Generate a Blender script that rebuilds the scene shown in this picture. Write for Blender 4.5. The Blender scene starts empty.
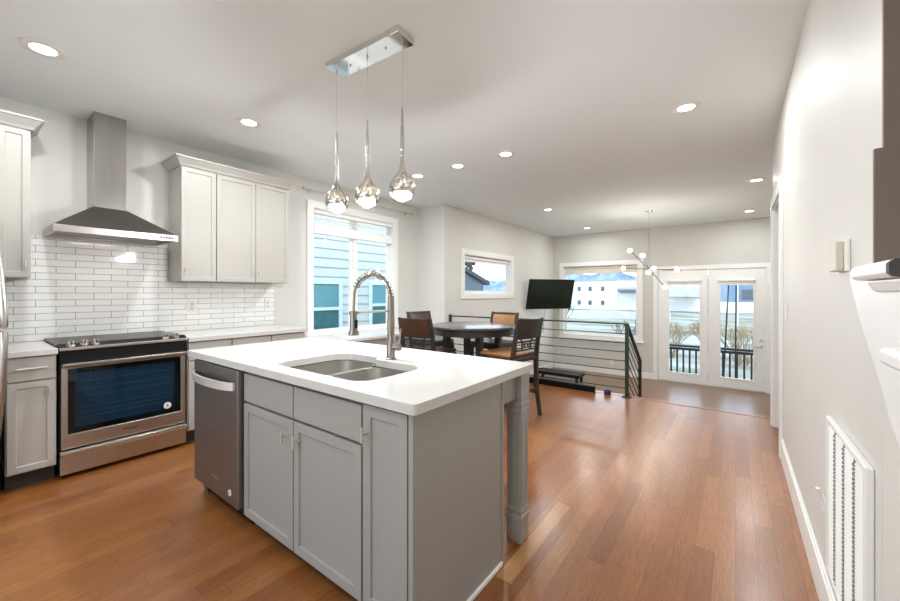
import bpy, bmesh, math, random
from mathutils import Vector, Matrix
random.seed(7)
SC = bpy.context.scene
COL = SC.collection
R = math.radians

# ------------------------------------------------------------------ camera
cam_d = bpy.data.cameras.new('camera')
cam = bpy.data.objects.new('camera', cam_d)
COL.objects.link(cam)
cam.location = (0, 0, 1.293)
cam.rotation_euler = (R(90), 0, 0.6466)
cam_d.sensor_width = 36
cam_d.lens = 378 / 900 * 36
cam_d.shift_y = -7.8 / 900
cam_d.clip_start = 0.02
cam_d.clip_end = 500
SC.camera = cam

# ------------------------------------------------------------------ sky
w = bpy.data.worlds.new('sky')
SC.world = w
w.use_nodes = True
nt = w.node_tree
nt.nodes.clear()
wo = nt.nodes.new('ShaderNodeOutputWorld')
bg = nt.nodes.new('ShaderNodeBackground')
tc = nt.nodes.new('ShaderNodeTexCoord')
sx = nt.nodes.new('ShaderNodeSeparateXYZ')
rp = nt.nodes.new('ShaderNodeValToRGB')
rp.color_ramp.elements[0].position = 0.0
rp.color_ramp.elements[0].color = (0.93, 0.97, 1.0, 1)
rp.color_ramp.elements[1].position = 0.55
rp.color_ramp.elements[1].color = (0.50, 0.71, 0.96, 1)
nt.links.new(tc.outputs['Generated'], sx.inputs[0])
nt.links.new(sx.outputs['Z'], rp.inputs[0])
nt.links.new(rp.outputs[0], bg.inputs[0])
bg.inputs[1].default_value = 1.95
nt.links.new(bg.outputs[0], wo.inputs[0])

# ------------------------------------------------------------------ sun (outside, from behind the house)
sd = bpy.data.lights.new('sun', 'SUN')
sd.energy = 0.8
sd.angle = R(1.5)
sd.color = (1, 0.95, 0.88)
sun = bpy.data.objects.new('sun', sd)
COL.objects.link(sun)
sun.rotation_euler = Vector((-0.52, 0.62, -0.75)).to_track_quat('-Z', 'Y').to_euler()

# ------------------------------------------------------------------ exposure
SC.view_settings.view_transform = 'Standard'
SC.view_settings.look = 'None'
SC.view_settings.gamma = 1
SC.view_settings.exposure = 0.88
CAN_POWER = 9.4      # watts in each recessed ceiling lamp
CAN_COLOR = (0.94, 0.975, 1.0)


# ================================================================== materials
def lin(c):
    return tuple(((v / 255) / 12.92 if v / 255 <= 0.04045 else ((v / 255 + 0.055) / 1.055) ** 2.4) for v in c) + (1,)


def mat(name, rgb, rough=0.5, metal=0.0, noise=0.04, scale=8.0, bump=0.0, bscale=200.0, stretch=(1, 1, 1), coat=0.0, emit=0.0, spec=0.5):
    m = bpy.data.materials.new(name)
    m.use_nodes = True
    t = m.node_tree
    b = t.nodes['Principled BSDF']
    b.inputs['Roughness'].default_value = rough
    b.inputs['Metallic'].default_value = metal
    b.inputs['Specular IOR Level'].default_value = spec
    if coat:
        b.inputs['Coat Weight'].default_value = coat
        b.inputs['Coat Roughness'].default_value = 0.12
    c = lin(rgb)
    g = t.nodes.new('ShaderNodeTexCoord')
    mp = t.nodes.new('ShaderNodeMapping')
    mp.inputs['Scale'].default_value = stretch
    t.links.new(g.outputs['Object'], mp.inputs[0])
    n = t.nodes.new('ShaderNodeTexNoise')
    n.inputs['Scale'].default_value = scale
    n.inputs['Detail'].default_value = 4
    t.links.new(mp.outputs[0], n.inputs[0])
    r = t.nodes.new('ShaderNodeValToRGB')
    r.color_ramp.elements[0].position = 0.3
    r.color_ramp.elements[1].position = 0.7
    r.color_ramp.elements[0].color = tuple(max(0, v * (1 - noise)) for v in c[:3]) + (1,)
    r.color_ramp.elements[1].color = tuple(min(1, v * (1 + noise)) for v in c[:3]) + (1,)
    t.links.new(n.outputs[0], r.inputs[0])
    t.links.new(r.outputs[0], b.inputs['Base Color'])
    if bump:
        n2 = t.nodes.new('ShaderNodeTexNoise')
        n2.inputs['Scale'].default_value = bscale
        t.links.new(mp.outputs[0], n2.inputs[0])
        bp = t.nodes.new('ShaderNodeBump')
        bp.inputs['Strength'].default_value = bump
        bp.inputs['Distance'].default_value = 0.002
        t.links.new(n2.outputs[0], bp.inputs['Height'])
        t.links.new(bp.outputs[0], b.inputs['Normal'])
    if emit:
        b.inputs['Emission Color'].default_value = c
        b.inputs['Emission Strength'].default_value = emit
    return m


def glass_mat(name, tint=(1, 1, 1, 1), refl=1.0):
    m = bpy.data.materials.new(name)
    m.use_nodes = True
    t = m.node_tree
    t.nodes.clear()
    o = t.nodes.new('ShaderNodeOutputMaterial')
    tr = t.nodes.new('ShaderNodeBsdfTransparent')
    tr.inputs[0].default_value = tint
    gl = t.nodes.new('ShaderNodeBsdfGlossy')
    gl.inputs['Roughness'].default_value = 0.02
    lw = t.nodes.new('ShaderNodeLayerWeight')
    pw = t.nodes.new('ShaderNodeMath')
    pw.operation = 'POWER'
    pw.inputs[1].default_value = 5
    t.links.new(lw.outputs['Facing'], pw.inputs[0])
    ml = t.nodes.new('ShaderNodeMath')
    ml.operation = 'MULTIPLY_ADD'
    ml.inputs[1].default_value = 0.7 * refl
    ml.inputs[2].default_value = 0.03 * refl
    mx = t.nodes.new('ShaderNodeMixShader')
    t.links.new(pw.outputs[0], ml.inputs[0])
    t.links.new(ml.outputs[0], mx.inputs[0])
    t.links.new(tr.outputs[0], mx.inputs[1])
    t.links.new(gl.outputs[0], mx.inputs[2])
    t.links.new(mx.outputs[0], o.inputs[0])
    return m


def nmath(t, op, a, b=None):
    n = t.nodes.new('ShaderNodeMath')
    n.operation = op
    for i, v in enumerate((a, b)):
        if v is None:
            continue
        if isinstance(v, (int, float)):
            n.inputs[i].default_value = v
        else:
            t.links.new(v, n.inputs[i])
    return n.outputs[0]


def plank_mat(name, cols, width, length, rough, bumpy=0.25, grain_amt=0.5):
    """Strip flooring: boards run along Y, every board has its own tone and grain."""
    m = bpy.data.materials.new(name)
    m.use_nodes = True
    t = m.node_tree
    b = t.nodes['Principled BSDF']
    geo = t.nodes.new('ShaderNodeNewGeometry')
    s = t.nodes.new('ShaderNodeSeparateXYZ')
    t.links.new(geo.outputs['Position'], s.inputs[0])
    xs = nmath(t, 'DIVIDE', s.outputs['X'], width)
    ix = nmath(t, 'FLOOR', xs)
    w1 = t.nodes.new('ShaderNodeTexWhiteNoise')
    w1.noise_dimensions = '1D'
    t.links.new(ix, w1.inputs['W'])
    ys = nmath(t, 'DIVIDE', nmath(t, 'ADD', s.outputs['Y'], nmath(t, 'MULTIPLY', w1.outputs['Value'], 7.3)), length)
    iy = nmath(t, 'FLOOR', ys)
    cv = t.nodes.new('ShaderNodeCombineXYZ')
    t.links.new(nmath(t, 'MULTIPLY', nmath(t, 'ADD', ix, 71.37), 0.731), cv.inputs[0])
    t.links.new(nmath(t, 'MULTIPLY', nmath(t, 'ADD', iy, 33.19), 0.417), cv.inputs[1])
    w2 = t.nodes.new('ShaderNodeTexWhiteNoise')
    w2.noise_dimensions = '3D'
    t.links.new(cv.outputs[0], w2.inputs[0])
    ramp = t.nodes.new('ShaderNodeValToRGB')
    cr = ramp.color_ramp
    for i, c in enumerate(cols):
        p = i / (len(cols) - 1)
        e = cr.elements[0] if i == 0 else (cr.elements[len(cr.elements) - 1] if i == len(cols) - 1 else cr.elements.new(p))
        e.position = p
        e.color = lin(c)
    t.links.new(w2.outputs['Value'], ramp.inputs[0])
    # grain
    gv = t.nodes.new('ShaderNodeCombineXYZ')
    t.links.new(nmath(t, 'MULTIPLY', s.outputs['X'], 34), gv.inputs[0])
    t.links.new(nmath(t, 'MULTIPLY', s.outputs['Y'], 2.2), gv.inputs[1])
    t.links.new(nmath(t, 'MULTIPLY', w2.outputs['Value'], 37), gv.inputs[2])
    n1 = t.nodes.new('ShaderNodeTexNoise')
    n1.inputs['Scale'].default_value = 1.0
    n1.inputs['Detail'].default_value = 3
    n1.inputs['Distortion'].default_value = 0.6
    t.links.new(gv.outputs[0], n1.inputs[0])
    ring = nmath(t, 'FRACT', nmath(t, 'MULTIPLY', n1.outputs[0], 9))
    ring = nmath(t, 'ABSOLUTE', nmath(t, 'SUBTRACT', ring, 0.5))
    fine = t.nodes.new('ShaderNodeTexNoise')
    fine.inputs['Scale'].default_value = 6.0
    fine.inputs['Detail'].default_value = 2
    t.links.new(gv.outputs[0], fine.inputs[0])
    gsum = nmath(t, 'ADD', nmath(t, 'MULTIPLY', ring, 0.55), nmath(t, 'MULTIPLY', fine.outputs[0], 0.5))
    mult = nmath(t, 'ADD', nmath(t, 'MULTIPLY', gsum, grain_amt), 1 - grain_amt * 0.42)
    # gaps between boards
    fx = nmath(t, 'ABSOLUTE', nmath(t, 'SUBTRACT', nmath(t, 'FRACT', xs), 0.5))
    fy = nmath(t, 'ABSOLUTE', nmath(t, 'SUBTRACT', nmath(t, 'FRACT', ys), 0.5))
    gap = nmath(t, 'MAXIMUM', nmath(t, 'GREATER_THAN', fx, 0.5 - 0.0010 / width), nmath(t, 'GREATER_THAN', fy, 0.5 - 0.0012 / length))
    mult = nmath(t, 'MULTIPLY', mult, nmath(t, 'SUBTRACT', 1.0, nmath(t, 'MULTIPLY', gap, 0.45)))
    vm = t.nodes.new('ShaderNodeVectorMath')
    vm.operation = 'SCALE'
    t.links.new(ramp.outputs[0], vm.inputs[0])
    t.links.new(mult, vm.inputs['Scale'])
    t.links.new(vm.outputs[0], b.inputs['Base Color'])
    b.inputs['Roughness'].default_value = rough
    b.inputs['Specular IOR Level'].default_value = 0.5
    b.inputs['Coat Weight'].default_value = 0.22
    b.inputs['Coat Roughness'].default_value = 0.2
    bp = t.nodes.new('ShaderNodeBump')
    bp.inputs['Strength'].default_value = bumpy
    bp.inputs['Distance'].default_value = 0.001
    hh = nmath(t, 'SUBTRACT', nmath(t, 'MULTIPLY', gsum, 0.3), gap)
    t.links.new(hh, bp.inputs['Height'])
    t.links.new(bp.outputs[0], b.inputs['Normal'])
    return m


def tile_mat():
    m = bpy.data.materials.new('glazed_subway_tile')
    m.use_nodes = True
    t = m.node_tree
    b = t.nodes['Principled BSDF']
    geo = t.nodes.new('ShaderNodeNewGeometry')
    s = t.nodes.new('ShaderNodeSeparateXYZ')
    t.links.new(geo.outputs['Position'], s.inputs[0])
    cv = t.nodes.new('ShaderNodeCombineXYZ')
    t.links.new(nmath(t, 'ADD', s.outputs['Y'], 0.045), cv.inputs[0])
    t.links.new(nmath(t, 'SUBTRACT', s.outputs['Z'], 0.915), cv.inputs[1])
    br = t.nodes.new('ShaderNodeTexBrick')
    br.offset = 0.5
    br.inputs['Color1'].default_value = lin((236, 236, 233))
    br.inputs['Color2'].default_value = lin((242, 242, 239))
    br.inputs['Mortar'].default_value = lin((158, 156, 150))
    br.inputs['Scale'].default_value = 1
    br.inputs['Mortar Size'].default_value = 0.0022
    br.inputs['Mortar Smooth'].default_value = 0.2
    br.inputs['Brick Width'].default_value = 0.225
    br.inputs['Row Height'].default_value = 0.0535
    t.links.new(cv.outputs[0], br.inputs[0])
    t.links.new(br.outputs['Color'], b.inputs['Base Color'])
    b.inputs['Roughness'].default_value = 0.05
    n = t.nodes.new('ShaderNodeTexNoise')
    n.inputs['Scale'].default_value = 14
    t.links.new(geo.outputs['Position'], n.inputs[0])
    bp = t.nodes.new('ShaderNodeBump')
    bp.inputs['Strength'].default_value = 0.5
    bp.inputs['Distance'].default_value = 0.002
    t.links.new(nmath(t, 'ADD', nmath(t, 'SUBTRACT', 1.0, br.outputs['Fac']), nmath(t, 'MULTIPLY', n.outputs[0], 0.6)), bp.inputs['Height'])
    t.links.new(bp.outputs[0], b.inputs['Normal'])
    return m


def ground_mat():
    m = bpy.data.materials.new('dry_field')
    m.use_nodes = True
    t = m.node_tree
    b = t.nodes['Principled BSDF']
    b.inputs['Roughness'].default_value = 1
    geo = t.nodes.new('ShaderNodeNewGeometry')
    n = t.nodes.new('ShaderNodeTexNoise')
    n.inputs['Scale'].default_value = 0.9
    n.inputs['Detail'].default_value = 8
    mp = t.nodes.new('ShaderNodeMapping')
    mp.inputs['Scale'].default_value = (0.35, 1.3, 1)
    t.links.new(geo.outputs['Position'], mp.inputs[0])
    t.links.new(mp.outputs[0], n.inputs[0])
    r = t.nodes.new('ShaderNodeValToRGB')
    e = r.color_ramp.elements
    e[0].position, e[0].color = 0.32, lin((104, 102, 84))
    e[1].position, e[1].color = 0.66, lin((176, 174, 168))
    x = e.new(0.48)
    x.color = lin((146, 142, 124))
    t.links.new(n.outputs[0], r.inputs[0])
    t.links.new(r.outputs[0], b.inputs['Base Color'])
    return m


M = {}
M['wall'] = mat('wall_paint', (214, 211, 204), 0.55, noise=0.012, scale=3, bump=0.05, bscale=300)
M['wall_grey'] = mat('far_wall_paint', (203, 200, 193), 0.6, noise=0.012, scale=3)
M['ceil'] = mat('ceiling_paint', (232, 236, 235), 0.8, noise=0.01, scale=3)
M['trim'] = mat('white_trim_paint', (236, 235, 231), 0.35, noise=0.01)
M['taupe'] = mat('taupe_wall_end', (126, 112, 100), 0.7, noise=0.03)  # flat brown tone, darker than the wall, for its end faces
M['floor'] = plank_mat('oak_strip_floor', [(126, 74, 33), (146, 89, 42), (137, 82, 38), (153, 96, 48), (141, 85, 40), (158, 102, 53), (131, 77, 35)], 0.0826, 0.95, 0.32, grain_amt=1.05)
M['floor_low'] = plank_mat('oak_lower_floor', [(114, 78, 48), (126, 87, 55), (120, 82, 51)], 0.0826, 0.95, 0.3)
M['pale'] = plank_mat('pale_unstained_oak', [(176, 124, 74), (184, 132, 82)], 0.4, 5.0, 0.35, grain_amt=0.75)
M['cab'] = mat('cabinet_grey_paint', (180, 176, 168), 0.42, noise=0.012, scale=5)
M['cab_in'] = mat('cabinet_carcass_grey', (120, 117, 111), 0.6, noise=0.02)
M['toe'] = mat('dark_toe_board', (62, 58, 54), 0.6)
M['island'] = mat('island_shaded_grey', (155, 153, 147), 0.45, noise=0.02, scale=6, stretch=(1, 1, 0.2))  # same paint as the cabinets, island shade put into a darker grey
M['quartz'] = mat('white_quartz', (202, 200, 195), 0.16, noise=0.02, scale=40)
M['tile'] = tile_mat()
M['steel'] = mat('brushed_steel', (200, 196, 190), 0.3, 1.0, noise=0.04, scale=30, stretch=(1, 0.05, 1), bump=0.05, bscale=400)
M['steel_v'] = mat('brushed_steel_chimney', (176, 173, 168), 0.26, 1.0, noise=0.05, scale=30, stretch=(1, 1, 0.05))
M['steel_dark'] = mat('dark_brushed_steel', (146, 144, 143), 0.42, 1.0, noise=0.04, scale=30, stretch=(0.05, 1, 1))
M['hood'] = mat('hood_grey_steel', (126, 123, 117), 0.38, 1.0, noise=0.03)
M['nickel'] = mat('brushed_nickel', (200, 197, 192), 0.45, 0.6, noise=0.03)
M['handle'] = mat('satin_handle_steel', (236, 234, 230), 0.4, 0.8)
M['chrome'] = mat('polished_chrome', (226, 224, 220), 0.06, 1.0, noise=0.01)
M['chrome_d'] = mat('smoked_chrome', (196, 192, 186), 0.12, 1.0, noise=0.25, scale=60, bump=0.6, bscale=70)
M['blackglass'] = mat('black_ceramic_glass', (14, 14, 14), 0.28, noise=0.1, spec=0.3)
M['black'] = mat('black_enamel', (14, 14, 15), 0.45, noise=0.1, spec=0.25)
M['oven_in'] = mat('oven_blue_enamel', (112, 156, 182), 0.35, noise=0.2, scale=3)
M['blackmetal'] = mat('black_green_metal', (46, 64, 54), 0.42, 0.4, noise=0.1)
M['plastic'] = mat('white_plastic', (232, 230, 224), 0.4, noise=0.01)
M['cream'] = mat('cream_plastic', (206, 200, 184), 0.45, noise=0.02)
M['espresso'] = mat('espresso_wood', (50, 47, 43), 0.34, noise=0.18, scale=14, stretch=(1, 1, 0.15))
M['tabletop'] = mat('dark_table_top', (70, 68, 68), 0.2, noise=0.12, scale=10, stretch=(0.2, 1, 1))
M['leather'] = mat('brown_leather', (68, 44, 30), 0.42, noise=0.18, scale=9, bump=0.2, bscale=160)
M['tan'] = mat('tan_leather', (150, 104, 60), 0.45, noise=0.15, scale=9, bump=0.2, bscale=160)
M['sheenseat'] = mat('sky_sheen_leather', (70, 80, 84), 0.35, noise=0.12, scale=9)  # brown leather seats, their sky reflection painted in as grey blue
M['screen'] = mat('tv_screen', (16, 32, 23), 0.14, noise=0.1)  # dark screen, its greenish reflection mixed into the colour
M['blind'] = mat('white_blind', (240, 239, 236), 0.5, noise=0.01)
M['shade'] = mat('beige_shade_fabric', (214, 206, 192), 0.8, noise=0.03)
M['glow'] = mat('lamp_glow', (255, 250, 240), 0.5, noise=0, emit=4.5)
M['hoodglow'] = mat('hood_strip_glow', (255, 246, 232), 0.5, noise=0, emit=2.5)
M['rack'] = mat('bright_rack_wire', (206, 214, 218), 0.4)
M['faucet'] = mat('faucet_nickel', (150, 143, 133), 0.3, 1.0, noise=0.05)
M['annex'] = mat('pale_annex_metal', (176, 190, 198), 0.7, noise=0.05)
M['bulb'] = mat('bulb_glow', (255, 247, 236), 0.5, noise=0, emit=80.0)
M['crystal'] = mat('crystal_glow', (255, 248, 236), 0.2, noise=0, emit=3.0)
M['glass'] = glass_mat('window_glass')


def pendant_glass():
    m = M['chrome_d']
    t = m.node_tree
    pb = t.nodes['Principled BSDF']
    out = t.nodes['Material Output']
    tr = t.nodes.new('ShaderNodeBsdfTransparent')
    tr.inputs[0].default_value = (0.94, 0.93, 0.91, 1)
    mx = t.nodes.new('ShaderNodeMixShader')
    lw = t.nodes.new('ShaderNodeLayerWeight')
    lw.inputs[0].default_value = 0.4
    n = t.nodes.new('ShaderNodeTexNoise')
    n.inputs['Scale'].default_value = 55
    g = t.nodes.new('ShaderNodeTexCoord')
    t.links.new(g.outputs['Object'], n.inputs[0])
    md = nmath(t, 'ADD', nmath(t, 'MULTIPLY', lw.outputs['Facing'], 0.75), nmath(t, 'MULTIPLY', nmath(t, 'GREATER_THAN', n.outputs[0], 0.52), 0.35))
    t.links.new(nmath(t, 'MINIMUM', nmath(t, 'ADD', md, 0.38), 1.0), mx.inputs[0])
    t.links.new(tr.outputs[0], mx.inputs[1])
    t.links.new(pb.outputs[0], mx.inputs[2])
    t.links.new(mx.outputs[0], out.inputs[0])


pendant_glass()
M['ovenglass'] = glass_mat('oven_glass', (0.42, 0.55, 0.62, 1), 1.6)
M['siding'] = mat('pale_blue_siding', (200, 208, 206), 0.7, noise=0.02)
M['sidewhite'] = mat('pale_house_trim', (214, 232, 238), 0.6, noise=0.01)
M['nbrglass'] = mat('teal_window_glass', (96, 150, 156), 0.12, noise=0.15, scale=1.2)
M['nbrglass2'] = mat('dark_teal_glass', (62, 110, 116), 0.12, noise=0.15, scale=1.2)
M['darkroof'] = mat('dark_slate_roof', (52, 62, 70), 0.8, noise=0.15, scale=4)
M['darkwall'] = mat('slate_blue_wall', (84, 100, 112), 0.8, noise=0.1, scale=2)
M['whitewall'] = mat('white_render', (226, 227, 226), 0.8, noise=0.02)
M['bwindow'] = mat('grey_window_glass', (86, 92, 96), 0.3, noise=0.2)
M['awning'] = mat('grey_metal_awning', (150, 158, 164), 0.6, noise=0.05)
M['bluewall'] = mat('blue_grey_wall', (112, 138, 160), 0.7, noise=0.08, scale=2)
M['ground'] = ground_mat()
M['twig'] = mat('dry_twig', (168, 150, 118), 0.9, noise=0.2)
M['twigdark'] = mat('dark_twig', (96, 88, 78), 0.9, noise=0.2)
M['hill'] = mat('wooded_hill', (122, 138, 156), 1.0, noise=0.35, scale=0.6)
M['conc'] = mat('pale_concrete', (196, 196, 192), 0.9, noise=0.08, scale=2)
M['deck'] = mat('weathered_deck', (150, 140, 126), 0.8, noise=0.1)
M['deckrail'] = mat('black_deck_rail', (30, 34, 44), 0.5, noise=0.1)
M['purple'] = mat('purple_tape', (58, 50, 92), 0.4)
M['leaf'] = mat('dark_leaf', (50, 62, 54), 0.9, noise=0.3)


# ================================================================== builders
W = {}


def B(bm, x0, x1, y0, y1, z0, z1):
    v = [bm.verts.new(p) for p in ((x0, y0, z0), (x1, y0, z0), (x1, y1, z0), (x0, y1, z0), (x0, y0, z1), (x1, y0, z1), (x1, y1, z1), (x0, y1, z1))]
    for f in ((0, 3, 2, 1), (4, 5, 6, 7), (0, 1, 5, 4), (1, 2, 6, 5), (2, 3, 7, 6), (3, 0, 4, 7)):
        bm.faces.new([v[i] for i in f])
    return bm


def box(*a):
    return B(bmesh.new(), *a)


# frames: (a along the width, b up, n outwards) -> world
def FL(base):
    return lambda a, b, n: (base + n, a, b)


def FI(base):
    return lambda a, b, n: (a, base - n, b)


def FR(base):
    return lambda a, b, n: (base - n, a, b)


def FB(bm, fr, a0, a1, b0, b1, n0, n1):
    p, q = fr(a0, b0, n0), fr(a1, b1, n1)
    return B(bm, *sum(([min(p[i], q[i]), max(p[i], q[i])] for i in range(3)), []))


def fbox(fr, *a):
    return FB(bmesh.new(), fr, *a)


def shaker(fr, a0, a1, b0, b1, n0, n1, rail=0.055, deep=0.009):
    bm = fbox(fr, a0, a1, b0, b1, n0, n1)
    bm.normal_update()
    o = Vector(fr(0, 0, 1)) - Vector(fr(0, 0, 0))
    f = max(bm.faces, key=lambda x: x.normal.dot(o))
    bmesh.ops.inset_region(bm, faces=[f], thickness=rail, depth=0)
    bmesh.ops.inset_region(bm, faces=[f], thickness=0.003, depth=-deep)
    return bm


def tube(pts, rad, seg=10, bm=None, cap=True):
    """A round bar along a list of points; rad may be a list."""
    bm = bm or bmesh.new()
    pts = [Vector(p) for p in pts]
    n = len(pts)
    rs = rad if isinstance(rad, (list, tuple)) else [rad] * n
    rings = []
    up = None
    for i, p in enumerate(pts):
        d = (pts[min(i + 1, n - 1)] - pts[max(i - 1, 0)]).normalized()
        if up is None:
            up = Vector((0, 0, 1)) if abs(d.z) < 0.9 else Vector((1, 0, 0))
        s = d.cross(up).normalized()
        up = s.cross(d).normalized()
        rings.append([bm.verts.new(p + (s * math.cos(2 * math.pi * k / seg) + up * math.sin(2 * math.pi * k / seg)) * rs[i]) for k in range(seg)])
    for a, b in zip(rings, rings[1:]):
        for k in range(seg):
            bm.faces.new((a[k], a[(k + 1) % seg], b[(k + 1) % seg], b[k]))
    if cap:
        bm.faces.new(rings[0][::-1])
        bm.faces.new(rings[-1])
    return bm


def sqbar(pts, wx, wy, bm=None):
    """A square-section bar through points that mostly rise in z; wx, wy half sizes (lists allowed)."""
    bm = bm or bmesh.new()
    rings = []
    for i, p in enumerate(pts):
        a = wx[i] if isinstance(wx, (list, tuple)) else wx
        b = wy[i] if isinstance(wy, (list, tuple)) else wy
        rings.append([bm.verts.new((p[0] + sx_ * a, p[1] + sy_ * b, p[2])) for sx_, sy_ in ((-1, -1), (1, -1), (1, 1), (-1, 1))])
    for a, b in zip(rings, rings[1:]):
        for k in range(4):
            bm.faces.new((a[k], a[(k + 1) % 4], b[(k + 1) % 4], b[k]))
    bm.faces.new(rings[0][::-1])
    bm.faces.new(rings[-1])
    return bm


def lathe(prof, c, seg=24, bm=None):
    """prof: [(r, z)], bottom to top; closed at the ends when r is 0."""
    bm = bm or bmesh.new()
    rings = []
    for r, z in prof:
        if r < 1e-6:
            rings.append([bm.verts.new((c[0], c[1], c[2] + z))])
        else:
            rings.append([bm.verts.new((c[0] + r * math.cos(2 * math.pi * k / seg), c[1] + r * math.sin(2 * math.pi * k / seg), c[2] + z)) for k in range(seg)])
    for a, b in zip(rings, rings[1:]):
        for k in range(seg):
            k2 = (k + 1) % seg
            if len(a) == 1 and len(b) > 1:
                bm.faces.new((a[0], b[k2], b[k]))
            elif len(b) == 1 and len(a) > 1:
                bm.faces.new((a[k], a[k2], b[0]))
            elif len(a) > 1:
                bm.faces.new((a[k], a[k2], b[k2], b[k]))
    return bm


def ball(c, r, bm=None, sub=2):
    bm = bm or bmesh.new()
    bmesh.ops.create_icosphere(bm, subdivisions=sub, radius=r, matrix=Matrix.Translation(c))
    return bm


def prism(poly, axis, t0, t1, bm=None):
    """poly in the two remaining axes, extruded along axis from t0 to t1."""
    bm = bm or bmesh.new()

    def P(p, t):
        return {'x': (t, p[0], p[1]), 'y': (p[0], t, p[1]), 'z': (p[0], p[1], t)}[axis]
    a = [bm.verts.new(P(p, t0)) for p in poly]
    b = [bm.verts.new(P(p, t1)) for p in poly]
    bm.faces.new(a)
    bm.faces.new(b[::-1])
    n = len(poly)
    for i in range(n):
        bm.faces.new((a[i], b[i], b[(i + 1) % n], a[(i + 1) % n]))
    return bm


def add(name, bm, m, parent=None, bevel=0.0, smooth=False, label=None, center=False):
    off = Vector(W.get(parent, (0, 0, 0))) if parent else Vector((0, 0, 0))
    if not parent and center:
        xs = [v.co.x for v in bm.verts]
        ys = [v.co.y for v in bm.verts]
        off = Vector(((min(xs) + max(xs)) / 2, (min(ys) + max(ys)) / 2, min(v.co.z for v in bm.verts)))
    for v in bm.verts:
        v.co -= off
    bmesh.ops.recalc_face_normals(bm, faces=bm.faces[:])
    me = bpy.data.meshes.new(name)
    bm.to_mesh(me)
    bm.free()
    me.materials.append(m)
    o = bpy.data.objects.new(name, me)
    COL.objects.link(o)
    if parent:
        o.parent = parent
        W[o] = W.get(parent, (0, 0, 0))
    elif center:
        o.location = off
        W[o] = tuple(off)
    else:
        W[o] = (0, 0, 0)
    if smooth:
        for p in me.polygons:
            p.use_smooth = True
        me.set_sharp_from_angle(angle=R(42))
    if bevel:
        md = o.modifiers.new('bevel', 'BEVEL')
        md.width = bevel
        md.segments = 2
        md.limit_method = 'ANGLE'
        md.angle_limit = R(40)
    if label:
        o['label'] = label
    return o


def tag(o, label, cat, group=None, kind=None):
    o['label'] = label
    o['category'] = cat
    if group:
        o['group'] = group
    if kind:
        o['kind'] = kind
    return o


def thing(name, label, cat, loc=(0, 0, 0), group=None, rotz=0.0, local=False):
    o = bpy.data.objects.new(name, None)
    o.empty_display_size = 0.1
    COL.objects.link(o)
    o.location = loc
    o.rotation_euler = (0, 0, rotz)
    W[o] = (0, 0, 0) if local else tuple(loc)
    return tag(o, label, cat, group)


def single(name, bm, m, label, cat, group=None, **k):
    return tag(add(name, bm, m, None, center=True, **k), label, cat, group)


def struct(name, bm, m, parent=None, **k):
    o = add(name, bm, m, parent, **k)
    if not parent:
        o['kind'] = 'structure'
    return o


def dup(root, loc, rotz=0.0, label=None, group=None):
    r = root.copy()
    COL.objects.link(r)
    r.location = loc
    r.rotation_euler = (0, 0, rotz)
    if label:
        r['label'] = label
    if group:
        r['group'] = group
    for ch in list(root.children):
        c = ch.copy()
        COL.objects.link(c)
        c.parent = r
        for g in list(ch.children):
            d = g.copy()
            COL.objects.link(d)
            d.parent = c
    return r


def wall_sheet(fr, a0, a1, b0, b1, n0, n1, holes=()):
    """A wall with rectangular holes as one mesh."""
    As = sorted({a0, a1, *[h[0] for h in holes], *[h[1] for h in holes]})
    Bs = sorted({b0, b1, *[h[2] for h in holes], *[h[3] for h in holes]})
    bm = bmesh.new()
    grid = {}

    def V(i, j, n):
        if (i, j, n) not in grid:
            grid[(i, j, n)] = bm.verts.new(fr(As[i], Bs[j], n))
        return grid[(i, j, n)]

    def solid(i, j):
        if not (0 <= i < len(As) - 1 and 0 <= j < len(Bs) - 1):
            return False
        ca, cb = (As[i] + As[i + 1]) / 2, (Bs[j] + Bs[j + 1]) / 2
        return not any(h[0] < ca < h[1] and h[2] < cb < h[3] for h in holes)
    for i in range(len(As) - 1):
        for j in range(len(Bs) - 1):
            if not solid(i, j):
                continue
            for n in (n0, n1):
                bm.faces.new((V(i, j, n), V(i + 1, j, n), V(i + 1, j + 1, n), V(i, j + 1, n)))
            for (di, dj, p, q) in ((-1, 0, (i, j), (i, j + 1)), (1, 0, (i + 1, j), (i + 1, j + 1)), (0, -1, (i, j), (i + 1, j)), (0, 1, (i, j + 1), (i + 1, j + 1))):
                if not solid(i + di, j + dj):
                    bm.faces.new((V(*p, n0), V(*q, n0), V(*q, n1), V(*p, n1)))
    return bm


def rect_frame(fr, a0, a1, b0, b1, wd, n0, n1, sill=True):
    """A rectangular casing with an open middle, one mesh."""
    return wall_sheet(fr, a0, a1, b0, b1, n0, n1, [(a0 + wd, a1 - wd, b0 + (wd if sill else -1), b1 - wd)])


def bar_pull(fr, a, b, length, n0, parent, vertical=True, name='handle', posts=1):
    bm = bmesh.new()
    if vertical:
        tube([fr(a, b - length / 2, n0 + 0.028), fr(a, b + length / 2, n0 + 0.028)], 0.0055, 10, bm)
    else:
        tube([fr(a - length / 2, b, n0 + 0.028), fr(a + length / 2, b, n0 + 0.028)], 0.0055, 10, bm)
    for k in ([0] if posts == 1 else [-0.36, 0.36]):
        aa, bb = (a, b + k * length) if vertical else (a + k * length, b)
        tube([fr(aa, bb, n0 - 0.002), fr(aa, bb, n0 + 0.028)], 0.0045, 8, bm)
    return add(name, bm, M['nickel'], parent, smooth=True)


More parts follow.
